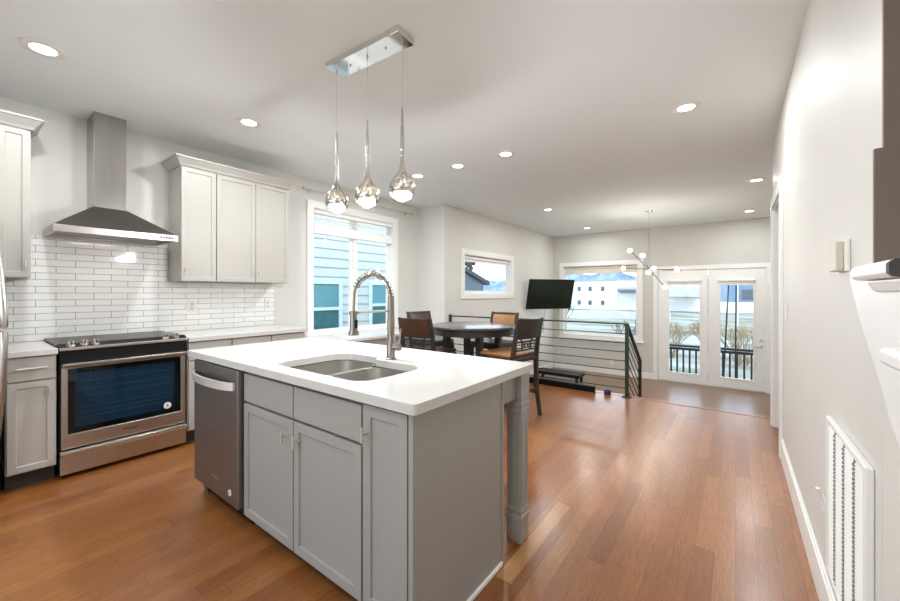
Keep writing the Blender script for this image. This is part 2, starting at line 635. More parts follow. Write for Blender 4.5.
def text_mesh(txt, size, m, parent, origin, ax, ay, name):
    cu = bpy.data.curves.new(name, 'FONT')
    cu.body = txt
    cu.size = size
    cu.align_x = 'CENTER'
    cu.extrude = 0.0004
    to = bpy.data.objects.new(name + '_source', cu)
    COL.objects.link(to)
    bpy.context.view_layer.update()
    me = bpy.data.meshes.new_from_object(to.evaluated_get(bpy.context.evaluated_depsgraph_get()))
    bpy.data.objects.remove(to)
    bm = bmesh.new()
    bm.from_mesh(me)
    bpy.data.meshes.remove(me)
    ax, ay = Vector(ax), Vector(ay)
    az = ax.cross(ay)
    for v in bm.verts:
        v.co = Vector(origin) + ax * v.co.x + ay * v.co.y + az * v.co.z
    return add(name, bm, m, parent)


# ================================================================== the shell
C = 2.755
XL, XL2, XR, YJ, YF = -4.37, -3.82, 0.296, 4.91, 9.56
XO = 1.6           # outer wall of the neighbouring room
YB = -2.0
ZL = -0.66         # lower floor
NOSE = 5.13

fl = struct('floor', box(XL - 0.15, XO, YB, NOSE, -0.22, 0), M['floor'])
add('pale_board', box(-0.872, -0.793, 1.50, 2.262, -0.002, 0.0012), M['pale'], fl, label='pale unstained replacement board')
struct('floor_lower', box(XL2 - 0.15, XO, NOSE, YF + 0.15, ZL - 0.2, ZL), M['floor_low'])
st = bmesh.new()
prism([(NOSE, ZL), (NOSE, -0.165), (NOSE + 0.28, -0.165), (NOSE + 0.28, -0.33), (NOSE + 0.56, -0.33), (NOSE + 0.56, -0.495), (NOSE + 0.84, -0.495), (NOSE + 0.84, ZL)], 'x', -1.03, XO - 0.01, st)
struct('floor_steps', st, M['floor_low'])
struct('trim_1', box(XL2, XO, NOSE - 0.07, NOSE + 0.022, -0.02, 0.004), M['floor'], bevel=0.004)
struct('ceiling', box(XL - 0.15, XO + 0.15, YB - 0.15, YF + 0.15, C, C + 0.15), M['ceil'])

W1 = (2.84, 4.285, 0.745, 2.395)
W2 = (5.475, 7.235, 1.275, 1.975)
W3 = (-3.545, -1.79, 0.24, 1.955)
DR = (-1.385, 0.478, ZL, 1.785)
struct('wall_left', wall_sheet(FL(XL), YB, YJ, -0.1, C, -0.15, 0, [W1]), M['wall'])
struct('wall_jog', box(XL - 0.15, XL2, YJ, YJ + 0.12, ZL - 0.1, C), M['wall'])
struct('wall_left_lower', wall_sheet(FL(XL2), YJ + 0.12, YF, ZL, C, -0.15, 0, [W2]), M['wall'])
struct('wall_far', wall_sheet(FI(YF), XL2 - 0.15, XO, ZL - 0.1, C, -0.15, 0, [W3, DR]), M['wall_grey'])
struct('wall_right', wall_sheet(FR(XR), 1.42, 4.9, 0, C, -0.13, 0, [(3.985, 4.79, -0.1, 2.1)]), M['wall'])
struct('wall_right_half', box(XR, XR + 0.13, YB, 1.419, 0, 1.345), M['wall'])
struct('wall_right_outer', box(XO, XO + 0.15, YB, YF, ZL, C), M['wall'])
W_FILL = (-3.5, -0.2, 0.45, 2.5)  # opening for the added fill window
struct('wall_back', wall_sheet(lambda a, b, n: (a, YB + n, b), XL - 0.15, XO, 0, C, -0.15, 0, [W_FILL]), M['wall'])
struct('wall_hall', box(XR + 0.13, XO, 4.78, 4.9, -0.1, C), M['wall'])
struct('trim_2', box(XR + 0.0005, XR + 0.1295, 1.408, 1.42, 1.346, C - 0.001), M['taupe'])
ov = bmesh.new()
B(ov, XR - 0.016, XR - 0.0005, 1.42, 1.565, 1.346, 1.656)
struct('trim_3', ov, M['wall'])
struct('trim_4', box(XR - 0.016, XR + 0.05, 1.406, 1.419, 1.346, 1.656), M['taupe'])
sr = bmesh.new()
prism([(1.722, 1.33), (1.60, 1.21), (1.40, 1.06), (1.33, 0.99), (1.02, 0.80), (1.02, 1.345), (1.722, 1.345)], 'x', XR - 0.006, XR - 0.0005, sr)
struct('light_patch_panel', sr, M['trim'])  # patch of light on the wall, built as a thin slanted white panel
struct('backsplash', B(box(XL + 0.0005, XL + 0.009, 0.05, 2.322, 0.915, 1.392), XL + 0.0005, XL + 0.009, 0.36, 1.262, 1.392, 1.742), M['tile'])['label'] = 'white glazed subway tile backsplash'

# baseboards
struct('baseboard_right', B(box(XR - 0.016, XR - 0.0005, -1.9, 3.895, 0, 0.15), XR - 0.011, XR - 0.0005, -1.9, 3.895, 0.15, 0.165), M['trim'], bevel=0.003)
struct('baseboard_right_end', B(box(XR - 0.016, XR - 0.0005, 4.88, 4.916, 0, 0.15), XR - 0.016, XR + 0.13, 4.9005, 4.916, 0, 0.15), M['trim'], bevel=0.003)
struct('baseboard_far', B(box(XL2 + 0.02, -1.475, YF - 0.016, YF - 0.0005, ZL, ZL + 0.14), 0.57, XO, YF - 0.016, YF - 0.0005, ZL, ZL + 0.14), M['trim'], bevel=0.003)
struct('baseboard_left', box(XL2 + 0.0005, XL2 + 0.016, NOSE + 0.03, YF - 0.02, ZL, ZL + 0.14), M['trim'], bevel=0.003)
# doorway in the right wall
dc = bmesh.new()
prism([(3.895, 0.0), (3.895, 2.19), (4.88, 2.19), (4.88, 0), (4.79, 0), (4.79, 2.1), (3.985, 2.1), (3.985, 0)], 'x', XR - 0.02, XR - 0.0005, dc)
prism([(3.985, 0.0), (3.985, 2.1), (4.79, 2.1), (4.79, 0), (4.775, 0), (4.775, 2.085), (4.0, 2.085), (4.0, 0)], 'x', XR, XR + 0.13, dc)
struct('trim_6', dc, M['trim'], bevel=0.002)

# ------------------------------------------------------------------ windows
def window(name, fr, h, casing, depth, mullions, sill_out, label):
    a0, a1, b0, b1 = h
    w_ = struct(name, rect_frame(fr, a0 - casing, a1 + casing, b0 - casing, b1 + casing, casing, 0.0005, 0.02), M['trim'], bevel=0.003)
    w_['label'] = label
    add('jamb', rect_frame(fr, a0, a1, b0, b1, 0.012, -depth, 0.0), M['trim'], w_)
    add('sash', wall_sheet(fr, a0 + 0.012, a1 - 0.012, b0 + 0.012, b1 - 0.012, -depth + 0.005, -depth + 0.04,
                           [(p + 0.045, q - 0.045, b0 + 0.055, b1 - 0.055) for p, q in mullions]), M['trim'], w_)
    for p, q in mullions:
        add('pane', fbox(fr, p + 0.045, q - 0.045, b0 + 0.055, b1 - 0.055, -depth + 0.018, -depth + 0.022), M['glass'], w_)
    if sill_out:
        add('sill', fbox(fr, a0 - casing - 0.03, a1 + casing + 0.03, b0 - casing - 0.002, b0 - casing + 0.028, 0.0, sill_out), M['trim'], w_, bevel=0.004)
    return w_


w1 = window('window_1', FL(XL), W1, 0.09, 0.12, [(2.852, 3.535), (3.59, 4.273)], 0, 'large white cased kitchen window over the low built in desk')
add('mullion', fbox(FL(XL), 3.535, 3.59, 0.76, 2.38, -0.11, -0.05), M['trim'], w1)
w2 = window('window_2', FL(XL2), W2, 0.095, 0.12, [(5.487, 7.223)], 0, 'small white cased window high on the side wall')
w3 = window('window_3', FI(YF), W3, 0.10, 0.12, [(-3.533, -1.802)], 0.05, 'wide white cased picture window beside the glazed doors')

fill_win = window('fill_window', lambda a, b, n: (a, YB + n, b), W_FILL, 0.09, 0.12, [(-3.488, -1.87), (-1.83, -0.212)], 0.05, 'added unseen white cased window behind the viewpoint, letting in fill daylight')  # unseen window, added for daylight from behind the camera
# blind at the kitchen window
bl = thing('window_blind', 'white slatted blind drawn up at the top of the kitchen window', 'blind', (XL - 0.03, 3.56, 2.07))
add('head_rail', box(XL - 0.06, XL - 0.005, 2.86, 4.265, 2.335, 2.38), M['blind'], bl, bevel=0.003)
s = bmesh.new()
for i in range(5):
    z = 2.2 + i * 0.031
    prism([(XL - 0.045, z + 0.011), (XL - 0.018, z - 0.012), (XL - 0.016, z - 0.011), (XL - 0.043, z + 0.012)], 'y', 2.86, 4.265, s)
add('slats', s, M['blind'], bl)
add('bottom_rail', box(XL - 0.062, XL - 0.004, 2.86, 4.265, 2.07, 2.185), M['blind'], bl, bevel=0.004)
for y in (3.0, 3.56, 4.12):
    add('lift_cord', tube([(XL - 0.033, y, 2.185), (XL - 0.033, y, 2.335)], 0.0012, 5), M['blind'], bl)
# shades at the two other windows
sh = thing('roller_shade', 'thin cream shade rolled up at the top of the small side window', 'shade', (XL2 - 0.05, 6.35, 1.87))
add('tube', tube([(XL2 - 0.05, 5.50, 1.925), (XL2 - 0.05, 7.21, 1.925)], 0.028, 14), M['blind'], sh, smooth=True)
add('fabric', box(XL2 - 0.056, XL2 - 0.050, 5.51, 7.20, 1.855, 1.925), M['blind'], sh)
sh = thing('roller_shade', 'beige shade rolled up at the top of the wide picture window', 'shade', (-2.67, YF + 0.05, 1.80))
add('tube', tube([(-3.52, YF + 0.055, 1.905), (-1.81, YF + 0.055, 1.905)], 0.032, 14), M['shade'], sh, smooth=True)
add('fabric', box(-3.51, -1.82, YF + 0.04, YF + 0.045, 1.775, 1.905), M['shade'], sh)
add('hem_bar', box(-3.51, -1.82, YF + 0.036, YF + 0.049, 1.765, 1.785), M['shade'], sh)

# curtain rod over the kitchen window
cr = thing('curtain_rod', 'bare nickel curtain rod above the kitchen window', 'curtain rod', (XL + 0.07, 3.65, 2.58))
add('rod', tube([(XL + 0.07, 2.70, 2.60), (XL + 0.07, 4.62, 2.60)], 0.008, 10), M['nickel'], cr, smooth=True)
for y in (2.78, 4.54):
    bb = box(XL + 0.001, XL + 0.006, y - 0.015, y + 0.015, 2.565, 2.635)
    tube([(XL + 0.005, y, 2.60), (XL + 0.075, y, 2.60)], 0.006, 8, bb)
    add('bracket', bb, M['nickel'], cr)
for y, q in ((2.70, -1), (4.62, 1)):
    add('finial', tube([(XL + 0.07, y, 2.60), (XL + 0.07, y + q * 0.02, 2.60), (XL + 0.07, y + q * 0.045, 2.60), (XL + 0.07, y + q * 0.055, 2.60)], [0.008, 0.018, 0.018, 0.006], 10), M['nickel'], cr, smooth=True)

# ------------------------------------------------------------------ glazed doors in the far wall
dcf = bmesh.new()
a0, a1, b1 = DR[0], DR[1], DR[3]
prism([(a0 - 0.09, ZL), (a0 - 0.09, b1 + 0.09), (a1 + 0.09, b1 + 0.09), (a1 + 0.09, ZL), (a1, ZL), (a1, b1), (a0, b1), (a0, ZL)], 'y', YF - 0.02, YF - 0.0005, dcf)
struct('trim_7', dcf, M['trim'], bevel=0.003)
struct('trim_8', box(a0, a1, YF - 0.01, YF + 0.14, ZL, ZL + 0.018), M['nickel'])


def french_door(name, x0, x1, gx0, gx1, label, hardware):
    f = FI(YF)
    d = struct(name, wall_sheet(f, x0, x1, ZL + 0.022, 1.778, -0.045, -0.002, [(gx0, gx1, -0.44, 1.52)]), M['trim'], bevel=0.003)
    d['label'] = label
    add('glass_bead', rect_frame(f, gx0 - 0.022, gx1 + 0.022, -0.462, 1.542, 0.024, -0.004, 0.006), M['trim'], d, bevel=0.003)
    add('pane', fbox(f, gx0, gx1, -0.44, 1.52, -0.026, -0.022), M['glass'], d)
    s_ = tube([f(gx0 - 0.03, 1.545, 0.03), f(gx1 + 0.03, 1.545, 0.03)], 0.03, 14)
    s_ = FB(s_, f, gx0 - 0.02, gx1 + 0.02, 1.45, 1.54, 0.012, 0.016)
    add('roller_shade', s_, M['blind'], d)
    if hardware:
        ha = hardware
        add('deadbolt', tube([f(ha, 0.36, -0.002), f(ha, 0.36, 0.02)], 0.028, 16), M['nickel'], d, smooth=True)
        hb = tube([f(ha, 0.235, -0.002), f(ha, 0.235, 0.012)], 0.028, 16)
        tube([f(ha, 0.235, 0.012), f(ha, 0.235, 0.05), f(ha - 0.02, 0.235, 0.055), f(ha - 0.11, 0.235, 0.055)], 0.009, 8, hb)
        add('handle', hb, M['nickel'], d, smooth=True)
    return d


french_door('door_1', -1.378, -0.462, -1.165, -0.60, 'glazed white door leaf nearer the picture window, no handle', None)
d2 = french_door('door_2', -0.452, 0.471, -0.245, 0.285, 'glazed white door leaf with lever handle and deadbolt', 0.405)
for z in (1.52, 0.95, 0.18, -0.42):
    add('hinge', tube([(-0.457, YF + 0.0, z - 0.05), (-0.457, YF + 0.0, z + 0.05)], 0.008, 8), M['nickel'], d2, smooth=True)

# ================================================================== kitchen run on the left wall
FX = -3.71           # face of the doors
BX = XL + 0.011


def base_cabinet(y0, y1, label, drawer=True, door=True, hinge='r'):
    t = thing('base_cabinet', label, 'cabinet', ((BX + FX) / 2, (y0 + y1) / 2, 0), 'grey base cabinets along the kitchen wall')
    add('body', box(XL + 0.002, FX - 0.02, y0, y1, 0.11, 0.874), M['cab'], t)
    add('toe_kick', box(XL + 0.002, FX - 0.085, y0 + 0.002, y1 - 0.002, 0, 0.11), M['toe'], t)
    f = FL(FX)
    dw = add('drawer', fbox(f, y0 + 0.006, y1 - 0.006, 0.715, 0.868, -0.0195, 0), M['cab'], t, bevel=0.002)
    bar_pull(f, (y0 + y1) / 2, 0.795, 0.14, 0, dw, vertical=False, posts=2)
    dr = add('door', shaker(f, y0 + 0.006, y1 - 0.006, 0.12, 0.703, -0.0195, 0), M['cab'], t, bevel=0.0015)
    bar_pull(f, (y1 - 0.035) if hinge == 'r' else (y0 + 0.035), 0.635, 0.05, 0, dr)
    return t


base_cabinet(0.215, 0.444, 'grey base cabinet between the refrigerator and the range')
base_cabinet(1.222, 1.572, 'grey base cabinet directly beyond the range', hinge='l')
base_cabinet(1.574, 1.945, 'middle grey base cabinet of the three beyond the range')
base_cabinet(1.947, 2.318, 'grey base cabinet at the end of the run beside the window', hinge='l')
single('countertop', box(BX, FX + 0.03, 0.215, 0.447, 0.875, 0.915), M['quartz'], 'short white countertop between refrigerator and range', 'countertop', bevel=0.004)
single('countertop', box(BX, FX + 0.03, 1.219, 2.335, 0.875, 0.915), M['quartz'], 'long white countertop on the cabinets beyond the range', 'countertop', bevel=0.004)

# low desk under the window
dk = thing('built_in_desk', 'low grey built in desk with white top under the kitchen window', 'desk', (-4.03, 3.6, 0))
add('desk_top', box(XL + 0.025, -3.70, 2.345, 4.90, 0.69, 0.73), M['quartz'], dk, bevel=0.004)
for y0, y1 in ((2.36, 3.0), (3.0, 3.64), (3.64, 4.27), (4.27, 4.89)):
    dwr = add('drawer', shaker(FL(-3.73), y0 + 0.004, y1 - 0.004, 0.505, 0.68, -0.02, 0, 0.04), M['cab'], dk)
    bar_pull(FL(-3.73), (y0 + y1) / 2, 0.6, 0.12, 0, dwr, vertical=False, posts=2)
add('carcass', box(XL + 0.025, -3.752, 2.36, 4.89, 0.5, 0.688), M['cab'], dk)
for y0, y1 in ((2.36, 2.40), (4.85, 4.89)):
    add('side_panel', box(XL + 0.025, -3.76, y0, y1, 0, 0.499), M['cab'], dk)

# ------------------------------------------------------------------ wall cabinets
UX = XL + 0.335


def wall_cabinet(y0, y1, doors, label, zb=1.40, zt=2.455):
    t = thing('wall_cabinet', label, 'cabinet', ((XL + UX) / 2, (y0 + y1) / 2, zb), 'grey wall cabinets over the counter')
    add('body', box(XL + 0.010, UX - 0.02, y0, y1, zb, zt), M['cab'], t)
    for (p, q, side) in doors:
        d = add('door', shaker(FL(UX), p + 0.003, q - 0.003, zb + 0.004, zt - 0.004, -0.0195, 0), M['cab'], t, bevel=0.0015)
        bar_pull(FL(UX), (p + 0.03) if side == 'l' else (q - 0.03), zb + 0.10, 0.05, 0, d)
    return t


def crown(y0, y1, ret0, ret1, label):
    pr = [(0.0, 0.0), (0.012, 0.0), (0.020, 0.02), (0.052, 0.065), (0.060, 0.068), (0.060, 0.082), (0.0, 0.082)]
    bm = bmesh.new()
    z0 = 2.4565
    rings = []
    path = []
    xb = XL + 0.010
    if ret0:
        path += [((xb, y0), (0, -1)), ((UX, y0), (1, -1))]
    else:
        path += [((UX, y0), (1, 0))]
    if ret1:
        path += [((UX, y1), (1, 1)), ((xb, y1), (0, 1))]
    else:
        path += [((UX, y1), (1, 0))]
    for (px, py), (dx, dy) in path:
        rings.append([bm.verts.new((px + dx * o, py + dy * o, z0 + h)) for o, h in pr])
    for a, b in zip(rings, rings[1:]):
        for k in range(len(pr)):
            k2 = (k + 1) % len(pr)
            bm.faces.new((a[k], a[k2], b[k2], b[k]))
    bm.faces.new(rings[0])
    bm.faces.new(rings[-1][::-1])
    single('crown_molding', bm, M['cab'], label, 'molding')


wall_cabinet(0.19, 0.354, [(0.19, 0.354, 'r')], 'grey wall cabinet on the refrigerator side of the range hood')
crown(0.19, 0.354, False, True, 'grey crown molding on the wall cabinet nearest the refrigerator')
wall_cabinet(1.275, 1.569, [(1.275, 1.569, 'l')], 'single door grey wall cabinet next to the range hood')
wall_cabinet(1.571, 2.314, [(1.571, 1.947, 'r'), (1.947, 2.314, 'l')], 'two door grey wall cabinet nearest the window')
crown(1.275, 2.314, True, True, 'long grey crown molding on the wall cabinets near the window')

# outlets on the backsplash
ol = thing('wall_outlet', 'white outlet on the tile backsplash just past the range', 'outlet', (XL + 0.009, 1.47, 1.10), 'outlets on the backsplash')
add('cover_plate', box(XL + 0.0095, XL + 0.015, 1.435, 1.505, 1.10, 1.215), M['plastic'], ol, bevel=0.002)
for z in (1.135, 1.18):
    add('socket', box(XL + 0.013, XL + 0.0165, 1.455, 1.485, z - 0.015, z + 0.015), M['cream'], ol, bevel=0.002)
dup(ol, (XL + 0.009, 2.24, 1.10), 0, 'white outlet at the window end of the tile backsplash')
ol = thing('wall_outlet', 'small white outlet low on the far wall behind the railing', 'outlet', (-2.36, YF - 0.006, -0.42))
add('cover_plate', box(-2.395, -2.325, YF - 0.006, YF - 0.0005, -0.42, -0.305), M['plastic'], ol, bevel=0.002)
for z in (-0.385, -0.34):
    add('socket', box(-2.375, -2.345, YF - 0.009, YF - 0.004, z - 0.015, z + 0.015), M['cream'], ol)

# ------------------------------------------------------------------ refrigerator (only its edge is in view)
rf = thing('refrigerator', 'stainless steel refrigerator with bowed handles at the end of the counter', 'refrigerator', (-3.95, -0.28, 0))
add('body', box(XL + 0.02, -3.59, -0.72, 0.185, 0.02, 1.78), M['steel_dark'], rf)
add('grille', box(XL + 0.05, -3.66, -0.70, 0.15, 0, 0.02), M['black'], rf)
for z0, z1, nm in ((0.08, 1.07, 'freezer_door'), (1.085, 1.76, 'door')):
    d = add(nm, box(-3.585, -3.52, -0.72, 0.183, z0, z1), M['steel'], rf, bevel=0.012)
    hz0, hz1 = (0.36, 1.055) if nm == 'freezer_door' else (1.10, 1.60)
    n_ = 9
    pts = [(-3.53, 0.165, hz0)] if nm == 'door' else [(-3.53, 0.165, hz0)]
    for i in range(n_):
        q = i / (n_ - 1)
        bow = (q if nm == 'freezer_door' else 1 - q)
        pts.append((-3.49 + 0.08 * math.sin(bow * math.pi / 2), 0.160 + 0.033 * math.sin(bow * math.pi / 2), hz0 + (hz1 - hz0) * q))
    pts.append((-3.53, 0.165, hz1))
    add('handle', tube(pts, 0.017, 10), M['steel'], d, smooth=True)

# ------------------------------------------------------------------ range
ry0, ry1 = 0.453, 1.212
rg = thing('range', 'stainless steel slide in range with black cooktop and oven window', 'oven', ((XL + FX) / 2, (ry0 + ry1) / 2, 0))
fx = FX
add('body', box(XL + 0.03, fx - 0.055, ry0 + 0.004, ry1 - 0.004, 0.03, 0.905), M['black'], rg)
for x in (XL + 0.10, fx - 0.12):
    for y in (ry0 + 0.06, ry1 - 0.06):
        add('foot', tube([(x, y, 0), (x, y, 0.032)], 0.015, 8), M['black'], rg)
ct = add('cooktop', box(XL + 0.012, fx - 0.06, ry0 - 0.004, ry1 + 0.004, 0.917, 0.932), M['blackglass'], rg, bevel=0.003)
for (x, y, r) in ((-4.17, 0.63, 0.075), (-4.17, 1.03, 0.09), (-3.93, 0.63, 0.10), (-3.93, 1.03, 0.075)):
    add('burner_ring', lathe([(r - 0.003, 0), (r, 0), (r, 0.0006), (r - 0.003, 0.0006), (r - 0.003, 0)], (x, y, 0.932), 40), M['steel_dark'], ct)
gp = bmesh.new()
prism([(fx - 0.06, 0.905), (fx - 0.06, 0.933), (fx - 0.052, 0.934), (fx + 0.02, 0.908), (fx + 0.02, 0.895), (fx - 0.05, 0.895)], 'y', ry0, ry1, gp)
cp = add('control_panel', gp, M['blackglass'], rg)
add('front_trim', box(fx + 0.005, fx + 0.028, ry0, ry1, 0.892, 0.912), M['steel'], rg, bevel=0.003)
sl = Vector((0.072, 0, -0.026)).normalized()
up = Vector((0.026, 0, 0.072)).normalized()
for y in (0.515, 0.585, 0.645, 1.07, 1.14):
    b0 = Vector((fx - 0.016, y, 0.921))
    k_ = tube([b0, b0 + up * 0.006, b0 + up * 0.008, b0 + up * 0.032], [0.024, 0.024, 0.019, 0.017], 16)
    kb = add('knob', k_, M['chrome'], rg, smooth=True)
    add('knob_grip', sqbar([(b0.x + up.x * 0.03, y, b0.z + up.z * 0.03), (b0.x + up.x * 0.042, y, b0.z + up.z * 0.042)], 0.014, 0.004), M['chrome'], kb, bevel=0.001)
add('vent_band', box(fx - 0.055, fx + 0.004, ry0 + 0.004, ry1 - 0.004, 0.807, 0.893), M['black'], rg)
od = add('oven_door', wall_sheet(FL(fx), ry0 + 0.012, ry1 - 0.012, 0.205, 0.80, -0.045, 0.008, [(ry0 + 0.045, ry1 - 0.045, 0.305, 0.762)]), M['steel'], rg, bevel=0.004)
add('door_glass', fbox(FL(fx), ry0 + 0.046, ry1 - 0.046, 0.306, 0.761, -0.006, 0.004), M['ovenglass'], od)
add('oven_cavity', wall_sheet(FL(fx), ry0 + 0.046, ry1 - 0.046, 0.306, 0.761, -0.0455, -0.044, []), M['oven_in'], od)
add('inner_frame', rect_frame(FL(fx), ry0 + 0.046, ry1 - 0.046, 0.306, 0.761, 0.035, -0.012, -0.0065), M['blackglass'], od)
rk = bmesh.new()
for z, d_ in ((0.66, 0.02), (0.60, 0.028), (0.55, 0.02), (0.47, 0.028), (0.435, 0.02), (0.40, 0.028)):
    tube([(fx - d_, ry0 + 0.10, z), (fx - d_, ry1 - 0.10, z)], 0.0026, 6, rk)
add('oven_rack', rk, M['rack'], od)
bd = tube([(fx + 0.0035, 1.075, 0.372), (fx + 0.0055, 1.075, 0.372)], 0.026, 24)
bdo = add('sticker', bd, M['plastic'], od, label='round white sticker on the oven glass')
add('sticker_mark', B(box(fx + 0.0055, fx + 0.006, 1.066, 1.084, 0.364, 0.370), fx + 0.0055, fx + 0.006, 1.070, 1.080, 0.370, 0.385), M['steel_dark'], bdo)
hb = bmesh.new()
prism([(fx + 0.008, 0.772), (fx + 0.008, 0.80), (fx + 0.05, 0.803), (fx + 0.05, 0.788), (fx + 0.03, 0.772)], 'y', ry0 + 0.012, ry1 - 0.012, hb)
add('oven_handle', hb, M['steel'], od, bevel=0.004)
text_mesh('Whirlpool', 0.022, M['black'], od, (fx + 0.0085, 0.84, 0.252), (0, 1, 0), (0, 0, 1), 'lettering')
wd = add('warming_drawer', box(fx - 0.045, fx + 0.006, ry0 + 0.006, ry1 - 0.006, 0.03, 0.192), M['steel'], rg, bevel=0.004)
hb = bmesh.new()
prism([(fx + 0.006, 0.150), (fx + 0.006, 0.185), (fx + 0.032, 0.188), (fx + 0.034, 0.176), (fx + 0.018, 0.150)], 'y', ry0 + 0.006, ry1 - 0.006, hb)
add('drawer_handle', hb, M['steel'], wd, bevel=0.003)

# ------------------------------------------------------------------ range hood
hd = thing('range_hood', 'stainless steel pyramid chimney hood above the range', 'range hood', (-4.12, 0.82, 1.735))
hx, hy0, hy1 = -3.865, 0.443, 1.198
can = bmesh.new()
lo = [can.verts.new(p) for p in ((XL + 0.012, hy0, 1.785), (hx, hy0, 1.785), (hx, hy1, 1.785), (XL + 0.012, hy1, 1.785))]
hi = [can.verts.new(p) for p in ((XL + 0.012, 0.695, 1.985), (-4.115, 0.695, 1.985), (-4.115, 0.91, 1.985), (XL + 0.012, 0.91, 1.985))]
can.faces.new(lo[::-1])
can.faces.new(hi)
for k in range(4):
    can.faces.new((lo[k], lo[(k + 1) % 4], hi[(k + 1) % 4], hi[k]))
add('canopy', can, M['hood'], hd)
add('skirt', wall_sheet(lambda a, b, n: (a, b, n), XL + 0.012, hx, hy0, hy1, 1.735, 1.7845, [(XL + 0.03, hx - 0.02, hy0 + 0.02, hy1 - 0.02)]), M['steel'], hd, bevel=0.002)
add('filter', box(XL + 0.03, hx - 0.02, hy0 + 0.02, hy1 - 0.02, 1.752, 1.760), M['steel_dark'], hd)
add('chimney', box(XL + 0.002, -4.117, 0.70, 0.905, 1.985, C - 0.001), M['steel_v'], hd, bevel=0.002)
add('hood_light', box(hx - 0.085, hx - 0.045, 0.66, 0.98, 1.746, 1.752), M['hoodglow'], hd)
pn = add('control_panel', fbox(FL(hx), 1.06, 1.17, 1.748, 1.774, -0.001, 0.001), M['steel_dark'], hd)
for i in range(5):
    add('button', fbox(FL(hx), 1.07 + i * 0.02, 1.082 + i * 0.02, 1.755, 1.767, 0.001, 0.003), M['black'], pn)
l_ = bpy.data.lights.new('hood_lamp', 'AREA')
l_.shape = 'RECTANGLE'
l_.size, l_.size_y = 0.3, 0.03
l_.energy = 0.5
l_.color = (1, 0.93, 0.83)
lo_ = bpy.data.objects.new('hood_lamp', l_)
COL.objects.link(lo_)
lo_.parent = hd
lo_.location = (hx - 0.065 + 4.12, 0.0, 0.006)
lo_.rotation_euler = (0, 0, R(90))

# ================================================================== island
IY = 0.966
IF = FI(IY)
# worktop with the sink cut out
sink_out = []


def arc(cx, cy, r, a0_, a1_, n=6):
    return [(cx + r * math.cos(R(a0_ + (a1_ - a0_) * i / n)), cy + r * math.sin(R(a0_ + (a1_ - a0_) * i / n))) for i in range(n + 1)]


# outline, counter-clockwise: large bowl with a round back, small bowl set forward
big = arc(-1.88, 1.135, 0.085, 180, 270) + arc(-1.725, 1.12, 0.07, 270, 360) + arc(-1.725, 1.43, 0.07, 0, 90) + arc(-1.855, 1.385, 0.11, 90, 180)
small = arc(-1.555, 1.12, 0.07, 180, 270) + arc(-1.345, 1.135, 0.085, 270, 360) + arc(-1.355, 1.35, 0.095, 0, 90) + arc(-1.555, 1.375, 0.07, 90, 180)
cut = arc(-1.885, 1.135, 0.095, 180, 270) + arc(-1.34, 1.13, 0.09, 270, 360) + arc(-1.35, 1.355, 0.10, 0, 90) + [(-1.622, 1.455)] + arc(-1.69, 1.45, 0.06, 10, 90) + arc(-1.86, 1.39, 0.12, 90, 180)


def plate_with_hole(outer, hole, z0, z1):
    bm = bmesh.new()
    res = []
    for z in (z0, z1):
        vo = [bm.verts.new((x, y, z)) for x, y in outer]
        vh = [bm.verts.new((x, y, z)) for x, y in hole]
        eo = [bm.edges.new((vo[i], vo[(i + 1) % len(vo)])) for i in range(len(vo))]
        eh = [bm.edges.new((vh[i], vh[(i + 1) % len(vh)])) for i in range(len(vh))]
        bmesh.ops.triangle_fill(bm, use_beauty=True, edges=eo + eh)
        res.append((vo, vh))
    for a, b in ((res[0][0], res[1][0]), (res[0][1], res[1][1])):
        n = len(a)
        for i in range(n):
            bm.faces.new((a[i], a[(i + 1) % n], b[(i + 1) % n], b[i]))
    return bm


ix0, ix1, iy0, iy1 = -2.872, -0.86, 0.941, 1.888
rim = arc(ix0 + 0.012, iy0 + 0.012, 0.012, 180, 270, 3) + arc(ix1 - 0.02, iy0 + 0.02, 0.02, 270, 360, 4) + arc(ix1 - 0.012, iy1 - 0.012, 0.012, 0, 90, 4) + arc(ix0 + 0.012, iy1 - 0.012, 0.012, 90, 180, 3)
single('countertop', plate_with_hole(rim, cut, 0.877, 0.915), M['quartz'], 'white quartz island worktop with a cut out for the double sink', 'countertop', bevel=0.003)

# sink: two bowls in one steel sheet
sk = thing('sink', 'stainless steel double bowl sink set under the island worktop', 'sink', (-1.56, 1.24, 0.70))


def bowl(outline, zt, zb):
    bm = bmesh.new()
    cx = sum(p[0] for p in outline) / len(outline)
    cy = sum(p[1] for p in outline) / len(outline)
    rings = []
    for z, s_ in ((zt, 1.0), (zb + 0.03, 0.96), (zb + 0.008, 0.92), (zb, 0.82)):
        rings.append([bm.verts.new((cx + (x - cx) * s_, cy + (y - cy) * s_, z)) for x, y in outline])
    n = len(outline)
    for a, b in zip(rings, rings[1:]):
        for i in range(n):
            bm.faces.new((a[i], a[(i + 1) % n], b[(i + 1) % n], b[i]))
    bm.faces.new(rings[-1])
    return bm


